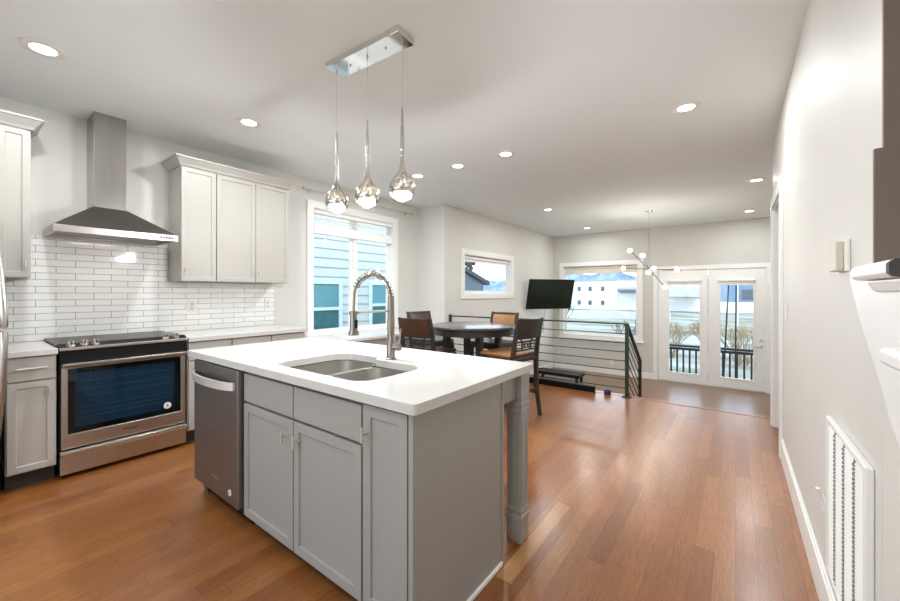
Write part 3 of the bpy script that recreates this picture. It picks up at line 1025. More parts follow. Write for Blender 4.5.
for out, nm, zb in ((big, 'large_bowl', 0.68), (small, 'small_bowl', 0.71)):
    bo = add(nm, bowl(out, 0.874, zb), M['steel'], sk, smooth=True)
    cx = sum(p[0] for p in out) / len(out)
    cy = sum(p[1] for p in out) / len(out)
    add('drain', lathe([(0, 0.002), (0.035, 0.002), (0.042, 0.0035), (0.044, 0.001), (0, 0.0005)], (cx, cy, zb), 24), M['chrome'], bo, smooth=True)
dk_ = bmesh.new()
vo = [(-2.0, 1.01), (-1.16, 1.01), (-1.16, 1.46), (-2.0, 1.46)]
add('divider', box(-1.652, -1.628, 1.06, 1.445, 0.78, 0.872), M['steel'], sk, bevel=0.008)
rimb = bmesh.new()
for poly_ in (big, small):
    c_ = (sum(p[0] for p in poly_) / len(poly_), sum(p[1] for p in poly_) / len(poly_))
    a_ = [rimb.verts.new((x, y, 0.8745)) for x, y in poly_]
    b_ = [rimb.verts.new((c_[0] + (x - c_[0]) * 1.06, c_[1] + (y - c_[1]) * 1.06, 0.8745)) for x, y in poly_]
    for i in range(len(a_)):
        j = (i + 1) % len(a_)
        rimb.faces.new((a_[i], a_[j], b_[j], b_[i]))
add('rim', rimb, M['steel'], sk)

# faucet
fa = thing('faucet', 'brushed nickel spring neck faucet standing behind the sink', 'faucet', (-1.567, 1.517, 0.915))
fb = (-1.567, 1.517, 0.915)
add('base', lathe([(0, 0), (0.03, 0), (0.03, 0.006), (0.025, 0.01), (0.025, 0.115), (0.021, 0.12), (0.021, 0.20), (0.018, 0.36), (0.015, 0.362), (0, 0.362)], fb, 24), M['faucet'], fa, smooth=True)
pth = []
for i in range(25):
    a = math.pi * i / 24
    pth.append((fb[0], fb[1] - 0.13 + 0.13 * math.cos(a), 1.27 + 0.125 * math.sin(a)))
pth += [(fb[0], fb[1] - 0.262, 1.24), (fb[0], fb[1] - 0.264, 1.19)]
add('hose', tube(pth, 0.0065, 10), M['faucet'], fa, smooth=True)
sp = []
NT = 19
for i in range(NT * 12 + 1):
    q = i / (NT * 12)
    a = math.pi * 0.86 * q
    cpt = Vector((fb[0], fb[1] - 0.13 + 0.13 * math.cos(a), 1.265 + 0.13 * math.sin(a)))
    nrm = Vector((0, math.cos(a), math.sin(a)))
    th = q * NT * 2 * math.pi
    sp.append(cpt + nrm * 0.0150 * math.cos(th) + Vector((1, 0, 0)) * 0.0150 * math.sin(th))
add('spring_coil', tube(sp, 0.0032, 6), M['faucet'], fa, smooth=True)
add('spray_head', lathe([(0, 0), (0.026, 0), (0.027, 0.012), (0.019, 0.03), (0.018, 0.10), (0.012, 0.125), (0, 0.126)], (fb[0], fb[1] - 0.264, 1.075), 20), M['faucet'], fa, smooth=True)
add('spray_button', box(fb[0] + 0.016, fb[0] + 0.024, fb[1] - 0.27, fb[1] - 0.256, 1.11, 1.155), M['black'], fa, bevel=0.002)
ar = tube([(fb[0], fb[1], 1.19), (fb[0], fb[1] - 0.264, 1.19)], 0.006, 8)
add('support_arm', lathe([(0.017, -0.008), (0.023, -0.008), (0.023, 0.008), (0.017, 0.008), (0.017, -0.008)], (fb[0], fb[1] - 0.264, 1.19), 20, ar), M['faucet'], fa, smooth=True)
lv = tube([(fb[0] + 0.02, fb[1], 0.985), (fb[0] + 0.062, fb[1] + 0.01, 0.985)], 0.02, 14)
lvo = add('valve', lv, M['faucet'], fa, smooth=True)
add('lever', tube([(fb[0] + 0.05, fb[1] + 0.008, 0.99), (fb[0] + 0.06, fb[1] + 0.012, 1.03), (fb[0] + 0.065, fb[1] + 0.014, 1.09)], [0.006, 0.005, 0.004], 8), M['faucet'], lvo, smooth=True)

# cabinets of the island
isl = thing('kitchen_island', 'grey kitchen island frame with square corner leg and plain end panel', 'island', (-1.86, 1.4, 0))
add('end_panel', box(-0.908, -0.89, IY - 0.004, 1.601, 0.0, 0.8765), M['island'], isl, bevel=0.002)
for y0, y1 in ((IY - 0.006, IY + 0.018), (1.583, 1.603)):
    add('corner_strip', box(-0.8895, -0.885, y0, y1, 0.0, 0.8765), M['island'], isl, bevel=0.001)
add('shoe_molding', box(-0.8895, -0.877, IY + 0.02, 1.582, 0.0, 0.02), M['trim'], isl, bevel=0.004)
add('back_panel', box(-2.775, -0.91, 1.583, 1.601, 0.0, 0.8765), M['island'], isl)
add('side_panel', box(-2.775, -2.76, IY + 0.03, 1.58, 0.0, 0.8765), M['island'], isl)
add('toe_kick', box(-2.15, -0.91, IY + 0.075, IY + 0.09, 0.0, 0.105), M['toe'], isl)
add('apron', box(-0.925, -0.905, 1.604, 1.765, 0.745, 0.8765), M['island'], isl)
add('apron', box(-2.80, -0.99, 1.83, 1.85, 0.745, 0.8765), M['island'], isl)


def island_leg(cx, cy):
    h = 0.047
    prof = [(h, 0.877), (h, 0.745), (h * 0.94, 0.742), (h * 0.94, 0.73), (h * 1.03, 0.722), (h * 1.03, 0.708), (h * 0.9, 0.70), (h * 1.0, 0.69), (h * 1.0, 0.675), (h * 0.86, 0.668), (h * 0.86, 0.178), (h * 0.98, 0.172), (h * 0.98, 0.160), (h * 0.86, 0.154), (h * 0.86, 0.146), (h * 1.04, 0.138), (h * 1.04, 0.118), (h * 0.9, 0.112), (h * 0.9, 0.006), (h * 0.86, 0.0)]
    prof = prof[::-1]
    return sqbar([(cx, cy, z) for _, z in prof], [r for r, _ in prof], [r for r, _ in prof])


lg = add('leg', island_leg(-0.918, 1.806), M['island'], isl, bevel=0.002)
gr_ = bmesh.new()
for dx, dy, fr in ((1, 0, FL(-0.918 + 0.0404)), (0, -1, FI(1.806 - 0.0404))):
    c0 = 1.806 if dx else -0.918
    gr_ = wall_sheet(fr, c0 - 0.035, c0 + 0.035, 0.20, 0.65, -0.001, 0.0035, [(c0 - 0.024, c0 + 0.024, 0.21, 0.64)]) if dx else gr_
    if dy:
        add('leg_panel', wall_sheet(fr, c0 - 0.035, c0 + 0.035, 0.20, 0.65, -0.001, 0.0035, [(c0 - 0.024, c0 + 0.024, 0.21, 0.64)]), M['island'], lg)
    else:
        add('leg_panel', gr_, M['island'], lg)
lg2 = island_leg(-2.80, 1.812)
add('leg', lg2, M['island'], isl, bevel=0.002)

# sink base
sb = thing('sink_cabinet', 'grey island cabinet under the sink with two doors', 'cabinet', (-1.65, 1.25, 0.105))
add('body', wall_sheet(lambda a, b, n: (a, b, n), -2.14, -1.159, IY + 0.02, 1.58, 0.106, 0.66, []), M['cab_in'], sb)
add('face_frame', wall_sheet(IF, -2.14, -1.159, 0.6605, 0.8765, -0.04, -0.02, []), M['cab_in'], sb)
for x0, x1 in ((-2.135, -1.650), (-1.642, -1.164)):
    add('false_drawer_front', fbox(IF, x0, x1, 0.706, 0.855, -0.0195, 0), M['island'], sb, bevel=0.003)
for x0, x1, hx_ in ((-2.135, -1.650, -1.70), (-1.642, -1.164, -1.598)):
    d = add('door', shaker(IF, x0, x1, 0.085, 0.694, -0.0195, 0, 0.06), M['island'], sb, bevel=0.0015)
    bar_pull(IF, hx_, 0.612, 0.06, 0, d)
# narrow cabinet
nb = thing('narrow_cabinet', 'narrow grey island cabinet with one tall door at the corner', 'cabinet', (-1.03, 1.25, 0.105))
add('body', box(-1.158, -0.909, IY + 0.02, 1.58, 0.106, 0.8765), M['cab_in'], nb)
d = add('door', shaker(IF, -1.153, -0.918, 0.085, 0.862, -0.0195, 0, 0.062), M['island'], nb, bevel=0.0015)
bar_pull(IF, -1.125, 0.755, 0.06, 0, d)
# dishwasher
dw = thing('dishwasher', 'stainless steel dishwasher built into the end of the island', 'dishwasher', (-2.49, 1.25, 0))
add('tub', box(-2.75, -2.15, IY + 0.03, 1.57, 0.11, 0.86), M['black'], dw)
add('toe_panel', box(-2.75, -2.15, IY + 0.05, IY + 0.073, 0.012, 0.108), M['black'], dw)
for x in (-2.735, -2.17):
    add('foot', box(x - 0.02, x + 0.02, IY + 0.055, IY + 0.085, 0, 0.011), M['black'], dw)
dd = add('door', box(-2.757, -2.152, IY - 0.025, IY + 0.028, 0.112, 0.868), M['steel_dark'], dw, bevel=0.006)
pts = []
for i in range(13):
    q = i / 12
    pts.append((-2.735 + 0.555 * q, IY - 0.033 - 0.045 * math.sin(math.pi * q) ** 0.6, 0.78))
hb = bmesh.new()
rg_ = []
for p in pts:
    rg_.append([hb.verts.new((p[0], p[1] + dy, p[2] + dz)) for dy, dz in ((-0.006, -0.022), (0.006, -0.022), (0.006, 0.022), (-0.006, 0.022))])
for a, b in zip(rg_, rg_[1:]):
    for k in range(4):
        hb.faces.new((a[k], a[(k + 1) % 4], b[(k + 1) % 4], b[k]))
hb.faces.new(rg_[0])
hb.faces.new(rg_[-1])
add('handle', hb, M['handle'], dd, smooth=True)
bd = add('badge', tube([(-2.245, IY - 0.0245, 0.18), (-2.245, IY - 0.0275, 0.18)], 0.017, 20), M['plastic'], dd, label='small round white sticker')
add('badge_mark', box(-2.252, -2.238, IY - 0.028, IY - 0.0274, 0.176, 0.184), M['steel_dark'], bd)
text_mesh('Whirlpool', 0.02, M['steel'], dd, (-2.44, IY - 0.0253, 0.205), (1, 0, 0), (0, 0, 1), 'lettering')

# ================================================================== pendant over the island
pdt = thing('pendant_light', 'chrome three drop pendant light hanging over the island', 'pendant light', (-1.78, 1.527, C), rotz=R(3.3), local=True)
add('canopy', box(-0.305, 0.305, -0.071, 0.071, -0.034, -0.0005), M['chrome'], pdt, bevel=0.002)
for dx in (-0.15, 0.15):
    add('screw', lathe([(0, -0.008), (0.005, -0.007), (0.006, 0), (0, 0)], (dx, 0, -0.034), 10), M['chrome'], pdt)
for dx in (-0.278, 0.0, 0.278):
    add('cord_grip', tube([(dx, 0, -0.034), (dx, 0, -0.052)], [0.006, 0.004], 10), M['chrome'], pdt)
    add('cord', tube([(dx, 0, -0.05), (dx, 0, -0.42)], 0.0016, 6), M['nickel'], pdt)
    zb = 1.828 - C
    s_ = add('pendant_shade', lathe([(0.050, 0.0), (0.064, 0.012), (0.073, 0.035), (0.074, 0.055), (0.068, 0.082), (0.05, 0.112), (0.032, 0.135), (0.019, 0.16), (0.013, 0.19), (0.011, 0.24), (0.012, 0.30), (0.010, 0.38), (0.0065, 0.45), (0.0035, 0.515), (0, 0.516)], (dx, 0, zb), 32), M['chrome_d'], pdt, smooth=True)
    add('crystal_bulb', lathe([(0, -0.018), (0.018, -0.015), (0.034, -0.007), (0.052, 0.004), (0.058, 0.02), (0.05, 0.032), (0.02, 0.036), (0, 0.037)], (dx, 0, zb), 24), M['crystal'], s_)
    add('lamp_holder', lathe([(0, 0.037), (0.012, 0.038), (0.014, 0.09), (0.009, 0.13), (0, 0.131)], (dx, 0, zb), 12), M['chrome'], s_, smooth=True)
    pl = bpy.data.lights.new('pendant_lamp', 'POINT')
    pl.energy = 11
    pl.shadow_soft_size = 0.02
    pl.color = (0.96, 0.97, 1.0)
    po = bpy.data.objects.new('pendant_lamp', pl)
    COL.objects.link(po)
    po.parent = pdt
    po.location = (dx, 0, zb - 0.042)

# ================================================================== recessed ceiling lamps
def can_light(label):
    t = thing('recessed_light', label, 'ceiling light', (0, 0, C), 'recessed ceiling lights', local=True)
    add('trim_ring', lathe([(0.058, -0.001), (0.060, -0.006), (0.094, -0.007), (0.102, -0.003), (0.102, -0.0002), (0.058, -0.0002), (0.058, -0.001)], (0, 0, 0), 32), M['plastic'], t, smooth=True)
    add('lens', lathe([(0, -0.004), (0.058, -0.004), (0.058, -0.001), (0, -0.001)], (0, 0, 0), 32), M['glow'], t)
    return t


cans = [
    (-3.31, 0.34, 'lit recessed ceiling light above the floor in front of the range'),
    (-3.33, 1.55, 'lit recessed ceiling light in front of the long wall cabinets'),
    (-3.17, 3.53, 'lit recessed ceiling light nearest the kitchen window'),
    (-2.55, 3.53, 'middle one of three lit recessed lights over the dining table'),
    (-1.93, 3.53, 'lit recessed ceiling light over the dining table, farthest from the window'),
    (-0.31, 3.50, 'lit recessed ceiling light over the open floor near the thermostat wall'),
    (0.22, 6.31, 'lit recessed ceiling light past the right wall end, nearer of two'),
    (0.20, 8.62, 'lit recessed ceiling light above the glazed door with the handle'),
    (-2.63, 6.34, 'lit recessed ceiling light over the lower room, nearer than the picture window one'),
    (-2.67, 8.68, 'lit recessed ceiling light just before the picture window'),
    (-1.60, -0.6, 'added unseen recessed fill light behind the viewpoint'),  # this lamp and the next are unseen, added for fill light
    (-0.30, -0.6, 'added unseen recessed fill light behind the viewpoint near the half wall'),
]
src = None
for i, (x, y, lb) in enumerate(cans):
    if src is None:
        src = can_light(lb)
        src.location = (x, y, C)
        o = src
    else:
        o = dup(src, (x, y, C), 0, lb)
    ld = bpy.data.lights.new('recessed_lamp', 'AREA')
    ld.shape = 'DISK'
    ld.size = 0.11
    ld.energy = CAN_POWER
    ld.color = CAN_COLOR
    lo = bpy.data.objects.new('recessed_lamp', ld)
    COL.objects.link(lo)
    lo.location = (x, y, C - 0.012)

# ================================================================== right wall
th = thing('thermostat', 'cream box thermostat on a white plate on the right wall', 'thermostat', (XR, 1.90, 1.37))
f = FR(XR)
add('back_plate', fbox(f, 1.74, 1.872, 1.363, 1.467, 0.0005, 0.011), M['plastic'], th, bevel=0.003)
add('case', fbox(f, 1.772, 1.885, 1.366, 1.464, 0.011, 0.03), M['cream'], th, bevel=0.004)
sw = thing('light_switch', 'white light switch between the doorway and the thermostat', 'switch', (XR, 3.60, 1.09))
add('cover_plate', fbox(f, 3.56, 3.64, 1.095, 1.215, 0.0005, 0.007), M['plastic'], sw, bevel=0.002)
add('rocker', fbox(f, 3.583, 3.617, 1.12, 1.19, 0.007, 0.011), M['plastic'], sw, bevel=0.002)
vg = thing('return_air_grille', 'white louvred return air grille low on the right wall', 'vent', (XR, 1.72, 0.24))
g0, g1, h0, h1 = 1.478, 2.02, 0.24, 0.825
add('frame', rect_frame(f, g0, g1, h0, h1, 0.02, 0.0005, 0.020), M['plastic'], vg, bevel=0.004)
add('backing', fbox(f, g0 + 0.02, g1 - 0.02, h0 + 0.02, h1 - 0.02, 0.0005, 0.002), M['blind'], vg)
lv = bmesh.new()
nl = 52
for i in range(nl):
    z = h0 + 0.034 + (h1 - h0 - 0.068) * i / (nl - 1)
    prism([(XR - 0.007, z + 0.007), (XR - 0.015, z - 0.0045), (XR - 0.016, z - 0.0045), (XR - 0.008, z + 0.008)], 'y', g0 + 0.02, g1 - 0.02, lv)
add('louvres', lv, M['plastic'], vg)
dv = bmesh.new()
for q in (1, 2, 3):
    a = g0 + (g1 - g0) * q / 4
    FB(dv, f, a - 0.002, a + 0.002, h0 + 0.02, h1 - 0.02, 0.002, 0.0165)
    for i in range(36):
        z = h0 + 0.04 + (h1 - h0 - 0.08) * i / 35
        FB(dv, f, a - 0.0035, a + 0.0035, z - 0.004, z + 0.004, 0.0175, 0.0195)
add('divider_louvre', dv, M['steel_dark'], vg)
hk = thing('door_stop', 'small white lever stop on the wall beside the air grille', 'stop', (XR, 2.23, 0.40))
add('plate', fbox(f, 2.155, 2.205, 0.40, 0.45, 0.0005, 0.006), M['plastic'], hk, bevel=0.002)
add('lever', tube([f(2.18, 0.42, 0.004), f(2.18, 0.44, 0.02), f(2.165, 0.485, 0.024)], 0.008, 8), M['plastic'], hk, smooth=True)


def ledge(y0, y1, z, out, label, lower):
    t = thing('wall_ledge', label, 'shelf', (XR - out / 2, (y0 + y1) / 2, z))
    pr = [(XR + 0.03, z + 0.0), (XR - out, z + 0.004), (XR - out - 0.008, z + 0.012), (XR - out - 0.008, z + 0.032), (XR - out, z + 0.040), (XR + 0.03, z + 0.040)]
    if not lower:
        pr = [(XR - 0.0005 if p[0] > XR else p[0], p[1]) for p in pr]
    add('shelf_board', prism(pr, 'y', y0, y1), M['trim'], t, bevel=0.003)
    pr2 = [(XR - 0.0065, z - 0.028), (XR - 0.018, z - 0.024), (XR - out + 0.012, z - 0.004), (XR - out + 0.012, z - 0.0005), (XR - 0.0065, z - 0.0005)]
    add('cove_molding', prism(pr2, 'y', y0, y1 - 0.06), M['trim'], t)
    add('shaded_end', prism([(p[0], p[1]) for p in pr], 'y', y0 - 0.02, y0 - 0.0005), M['toe'], t, label='end of the shelf board, darkened for its shade')  # shade on the near shelf end, put in as a dark slice
    return t


ledge(1.165, 1.47, 1.322, 0.040, 'white molded wall ledge below the thermostat height, upper of two', False)
ledge(0.95, 1.216, 1.135, 0.040, 'white molded wall ledge, lower of two on the right wall', False)

# ================================================================== dining set
TX, TY = -2.47, 3.72
tb = thing('dining_table', 'dark round counter height dining table behind the island', 'table', (TX, TY, 0))
add('table_top', lathe([(0, 0.885), (0.50, 0.885), (0.515, 0.89), (0.52, 0.90), (0.515, 0.912), (0.50, 0.915), (0, 0.915)], (TX, TY, 0), 56), M['tabletop'], tb, smooth=True)
add('apron', lathe([(0.455, 0.815), (0.475, 0.815), (0.475, 0.885), (0.455, 0.885), (0.455, 0.815)], (TX, TY, 0), 48), M['espresso'], tb, smooth=True)
for a in (47, 137, 227, 317):
    lx, ly = TX + 0.31 * math.cos(R(a)), TY + 0.31 * math.sin(R(a))
    add('leg', sqbar([(lx, ly, 0), (lx, ly, 0.884)], [0.026, 0.036], [0.026, 0.036]), M['espresso'], tb, bevel=0.003)
sx_ = bmesh.new()
B(sx_, TX - 0.17, TX + 0.17, TY - 0.17, TY + 0.17, 0.20, 0.225)
shf = add('lower_shelf', sx_, M['espresso'], tb)
for a in (47, 137, 227, 317):
    ca, sa = math.cos(R(a)), math.sin(R(a))
    add('shelf_arm', tube([(TX + 0.16 * ca, TY + 0.16 * sa, 0.212), (TX + 0.30 * ca, TY + 0.30 * sa, 0.212)], 0.014, 8), M['espresso'], tb)


def chair(label, seat_mat, pad_mat):
    """Counter chair, origin on the floor, facing +Y."""
    t = thing('dining_chair', label, 'chair', (0, 0, 0), 'counter height dining chairs', local=True)
    for s_ in (-1, 1):
        add('rear_leg', sqbar([(s_ * 0.20, -0.25, 0), (s_ * 0.20, -0.205, 0.30), (s_ * 0.20, -0.20, 0.62), (s_ * 0.20, -0.225, 0.80), (s_ * 0.20, -0.275, 1.03)], [0.016, 0.019, 0.02, 0.018, 0.014], [0.016, 0.02, 0.022, 0.018, 0.013]), M['espresso'], t, bevel=0.003)
        add('front_leg', sqbar([(s_ * 0.20, 0.205, 0), (s_ * 0.20, 0.205, 0.60)], [0.015, 0.021], [0.015, 0.021]), M['espresso'], t, bevel=0.003)
        add('side_stretcher', box(s_ * 0.20 - 0.009, s_ * 0.20 + 0.009, -0.20, 0.20, 0.22, 0.25), M['espresso'], t)
    add('foot_rail', box(-0.19, 0.19, 0.195, 0.213, 0.17, 0.205), M['espresso'], t)
    add('rear_stretcher', box(-0.19, 0.19, -0.225, -0.207, 0.26, 0.29), M['espresso'], t)
    add('seat_frame', box(-0.215, 0.215, -0.215, 0.225, 0.585, 0.628), M['espresso'], t, bevel=0.004)
    add('seat', box(-0.21, 0.21, -0.175, 0.235, 0.6285, 0.668), seat_mat, t, bevel=0.016)
    # curved solid back, with a padded face
    bm = bmesh.new()
    rg1 = []
    for i in range(9):
        q = i / 8
        x = -0.185 + 0.37 * q
        cv = -0.028 * math.sin(math.pi * q)
        rg1.append([bm.verts.new((x, y + cv, z)) for y, z in ((-0.225, 0.825), (-0.268, 1.025), (-0.290, 1.025), (-0.247, 0.825))])
    for a, b in zip(rg1, rg1[1:]):
        for k in range(4):
            bm.faces.new((a[k], a[(k + 1) % 4], b[(k + 1) % 4], b[k]))
    bm.faces.new(rg1[0])
    bm.faces.new(rg1[-1])
    add('back_panel', bm, M['espresso'], t, smooth=True)
    bm = bmesh.new()
    rg1 = []
    for i in range(9):
        q = i / 8
        x = -0.172 + 0.344 * q
        cv = -0.028 * math.sin(math.pi * (0.035 + 0.93 * q))
        rg1.append([bm.verts.new((x, y + cv, z)) for y, z in ((-0.211, 0.84), (-0.248, 0.985), (-0.262, 0.995), (-0.229, 0.83))])
    for a, b in zip(rg1, rg1[1:]):
        for k in range(4):
            bm.faces.new((a[k], a[(k + 1) % 4], b[(k + 1) % 4], b[k]))
    bm.faces.new(rg1[0])
    bm.faces.new(rg1[-1])
    add('back_pad', bm, pad_mat, t, smooth=True)
    # open fretwork under the panel
    fw = bmesh.new()
    B(fw, -0.183, 0.183, -0.232, -0.218, 0.785, 0.803)
    B(fw, -0.183, 0.183, -0.220, -0.206, 0.700, 0.716)
    for x in (-0.07, 0.07, -0.028, 0.028):
        B(fw, x - 0.007, x + 0.007, -0.226, -0.212, 0.7165 if abs(x) > 0.05 else 0.725, 0.7845 if abs(x) > 0.05 else 0.777)
    for x0, x1 in ((-0.0625, 0.0625), (-0.1825, -0.0775), (0.0775, 0.1825)):
        for z in (0.733, 0.766):
            B(fw, x0, x1, -0.225, -0.213, z - 0.005, z + 0.005)
    for x in (-0.09, 0.09):
        B(fw, x - 0.006, x + 0.006, -0.230, -0.218, 0.8035, 0.828)
    add('fretwork', fw, M['espresso'], t)
    return t


ch = chair('dark dining chair, its open back side on to the railing, nearest the open floor', M['tan'], M['leather'])
ch.location = (-1.93, 3.61, 0)
ch.rotation_euler = (0, 0, R(80))
c2 = chair('brown backed dining chair turned away, just beyond the faucet', M['leather'], M['leather'])
c2.location = (-2.69, 3.19, 0)
c2.rotation_euler = (0, 0, R(5))
# the rear of that chair is covered in brown leather too
bm = bmesh.new()
rg1 = []
for i in range(9):
    q = i / 8
    x = -0.184 + 0.368 * q
    cv = -0.028 * math.sin(math.pi * q)
    rg1.append([bm.verts.new((x, y + cv, z)) for y, z in ((-0.2475, 0.83), (-0.2905, 1.02), (-0.2945, 1.02), (-0.2515, 0.83))])
for a, b in zip(rg1, rg1[1:]):
    for k in range(4):
        bm.faces.new((a[k], a[(k + 1) % 4], b[(k + 1) % 4], b[k]))
bm.faces.new(rg1[0])
bm.faces.new(rg1[-1])
add('back_cover', bm, M['leather'], c2, smooth=True)
c3 = chair('dark dining chair on the window side of the round table', M['sheenseat'], M['leather'])
c3.location = (-3.34, 4.0, 0)
c3.rotation_euler = (0, 0, R(-98))
c4 = chair('tan padded dining chair between the round table and the railing', M['sheenseat'], M['tan'])
c4.location = (-2.53, 4.30, 0)
c4.rotation_euler = (0, 0, R(176))

# ================================================================== railing
PY, PX = 5.062, -1.072
rl = thing('railing', 'black metal bar railing along the floor edge and down the steps', 'railing', (-2.4, PY, 0))
add('top_rail', box(XL2 + 0.002, PX + 0.02, PY - 0.02, PY + 0.02, 0.895, 0.915), M['blackmetal'], rl, bevel=0.003)
for i in range(7):
    z = 0.104 + i * 0.113
    add('bar', tube([(XL2 + 0.002, PY, z), (PX, PY, z)], 0.0065, 8), M['blackmetal'], rl, smooth=True)
add('post', box(PX - 0.02, PX + 0.02, PY - 0.02, PY + 0.02, 0.0042, 0.895), M['blackmetal'], rl, bevel=0.002)
add('base_plate', box(PX - 0.05, PX + 0.05, PY - 0.045, PY + 0.045, 0.004, 0.012), M['blackmetal'], rl)
wbm = box(XL2 + 0.0005, XL2 + 0.012, PY - 0.035, PY + 0.035, 0.80, 0.93)
add('wall_bracket', wbm, M['blackmetal'], rl)
Y2, DZ = 5.86, 0.56
sb_ = prism([(PY, 0.888), (PY, 0.915), (Y2 + 0.02, 0.915 - DZ - 0.014), (Y2 + 0.02, 0.888 - DZ - 0.014)], 'x', PX - 0.02, PX + 0.02)
add('sloped_rail', sb_, M['blackmetal'], rl)
for i in range(7):
    z = 0.104 + i * 0.113
    add('sloped_bar', tube([(PX, PY, z), (PX, Y2, z - DZ)], 0.0065, 8), M['blackmetal'], rl, smooth=True)
add('lower_post', box(PX - 0.02, PX + 0.02, Y2 - 0.02, Y2 + 0.02, ZL, 0.915 - DZ - 0.02), M['blackmetal'], rl, bevel=0.002)

bx = thing('speaker_bar', 'long black box lying on the floor along the foot of the railing', 'box', (-2.3, PY - 0.08, 0))
add('body', box(-3.30, -1.435, PY - 0.105, PY - 0.05, 0.002, 0.095), M['black'], bx, bevel=0.006)
add('wooden_base', box(-3.30, -1.44, PY - 0.125, PY - 0.106, 0.0005, 0.016), M['tan'], bx)
bx = thing('low_bench', 'low black bench on the lower floor behind the railing', 'bench', (-3.1, 8.2, ZL))
add('seat', box(-3.62, -2.62, 7.95, 8.35, -0.52, -0.45), M['black'], bx, bevel=0.01)
for x in (-3.56, -2.68):
    for y in (8.0, 8.3):
        add('leg', box(x - 0.025, x + 0.025, y - 0.025, y + 0.025, ZL, -0.52), M['black'], bx)
tr = lathe([(0.022, 0), (0.04, 0), (0.042, 0.006), (0.042, 0.05), (0.04, 0.056), (0.022, 0.056), (0.022, 0)], (-1.30, PY - 0.01, 0.0042), 24)
single('tape_roll', tr, M['purple'], 'small purple roll on the floor edge beside the railing post', 'roll', smooth=True)

# ================================================================== television
kx, ky, kz = -3.37, 8.30, 1.255
tv = thing('television', 'black flat television on a wall arm in the corner by the picture window', 'tv', (kx, ky, kz), rotz=0.0, local=True)
nrm = Vector((0.849, -0.529, 0)).normalized()
tv.rotation_euler = (0, 0, math.atan2(nrm.y, nrm.x) + R(90))    # local -Y is the viewing side
tl = R(12.7)
rt = Matrix.Rotation(tl, 4, 'X')


def tilt(bm):
    bmesh.ops.transform(bm, matrix=rt, verts=bm.verts[:])
    return bm


TWH, THH = 0.605, 0.345
add('case', tilt(box(-TWH, TWH, 0.0, 0.035, -THH, THH)), M['black'], tv, bevel=0.006)
add('bezel', tilt(rect_frame(FI(0), -TWH, TWH, -THH, THH, 0.012, 0.0005, 0.004)), M['black'], tv)
add('screen', tilt(fbox(FI(0), -TWH + 0.012, TWH - 0.012, -THH + 0.012, THH - 0.012, 0.0, 0.002)), M['screen'], tv)
arm = tube([(0, 0.03, 0), (0.05, 0.16, 0), (-0.05, 0.26, 0), (-0.09, 0.36, 0)], 0.02, 8)
B(arm, -0.12, 0.12, 0.03, 0.06, -0.12, 0.12)
add('wall_arm', arm, M['black'], tv)
add('cable', tube([(-0.1, 0.03, -0.2), (-0.11, 0.10, -0.45), (-0.12, 0.14, -0.9)], 0.004, 6), M['black'], tv, smooth=True)

# ================================================================== chandelier
cx, cy = -1.226, 7.498
hz = 1.714
cl = thing('chandelier', 'chrome sputnik chandelier with lit round bulbs over the lower room', 'chandelier', (cx, cy, C))
add('canopy', lathe([(0, -0.03), (0.03, -0.03), (0.065, -0.012), (0.068, -0.0005), (0, -0.0005)], (cx, cy, C), 24), M['chrome'], cl, smooth=True)
add('stem', tube([(cx, cy, C - 0.03), (cx, cy, hz)], 0.006, 8), M['chrome'], cl, smooth=True)
add('hub', ball((cx, cy, hz), 0.035), M['chrome'], cl, smooth=True)
rgt, fwd = Vector((0.798, 0.6026, 0)), Vector((-0.6026, 0.798, 0))
for (r_, u_, d_) in ((-0.29, 0.34, 0.10), (0.225, -0.32, -0.10), (-0.40, 0.02, 0.12), (0.42, -0.02, -0.12), (-0.315, 0.20, -0.40), (0.31, 0.04, 0.42), (-0.25, -0.085, -0.46)):
    v = rgt * r_ + Vector((0, 0, u_)) + fwd * d_
    h_ = Vector((cx, cy, hz))
    e_ = h_ + v
    n_ = v.normalized()
    am = add('arm', tube([h_, e_ - n_ * 0.05, e_ - n_ * 0.05, e_ - n_ * 0.02], [0.009, 0.009, 0.016, 0.016], 8), M['chrome'], cl, smooth=True)
    add('bulb', ball(e_, 0.034), M['bulb'], am, smooth=True)

# ================================================================== outside
gd = bmesh.new()
prev = None
for (y, z) in ((-20, -1.1), (9.75, -1.1), (12, -1.0), (20, -0.55), (32, -0.05), (45, 0.2), (90, 1.0)):
    row = [gd.verts.new((x, y, z)) for x in (-80, -20, -4, 10, 60)]
    if prev:
        for i in range(4):
            gd.faces.new((prev[i], prev[i + 1], row[i + 1], row[i]))
    prev = row
struct('ground', gd, M['ground'])
struct('deck_floor', box(-2.2, 1.8, YF + 0.16, 11.1, -0.95, -0.85), M['deck'])
# hills
hl = bmesh.new()
prev = None
for i in range(60):
    x = -70 + i * 2.2
    top = 4.2 + 0.5 * math.sin(x * 0.21) + 0.35 * math.sin(x * 0.73) + random.uniform(-0.2, 0.2)
    row = [hl.verts.new((x, 58, 0)), hl.verts.new((x, 64 + random.uniform(-1, 1), top)), hl.verts.new((x, 75, top * 0.9)), hl.verts.new((x, 88, 0.8))]
    if prev:
        for k in range(3):
            hl.faces.new((prev[k], row[k], row[k + 1], prev[k + 1]))
    prev = row
tag(struct('hill', hl, M['hill']), 'blue grey wooded ridge behind the white building', 'hill', None, 'structure')

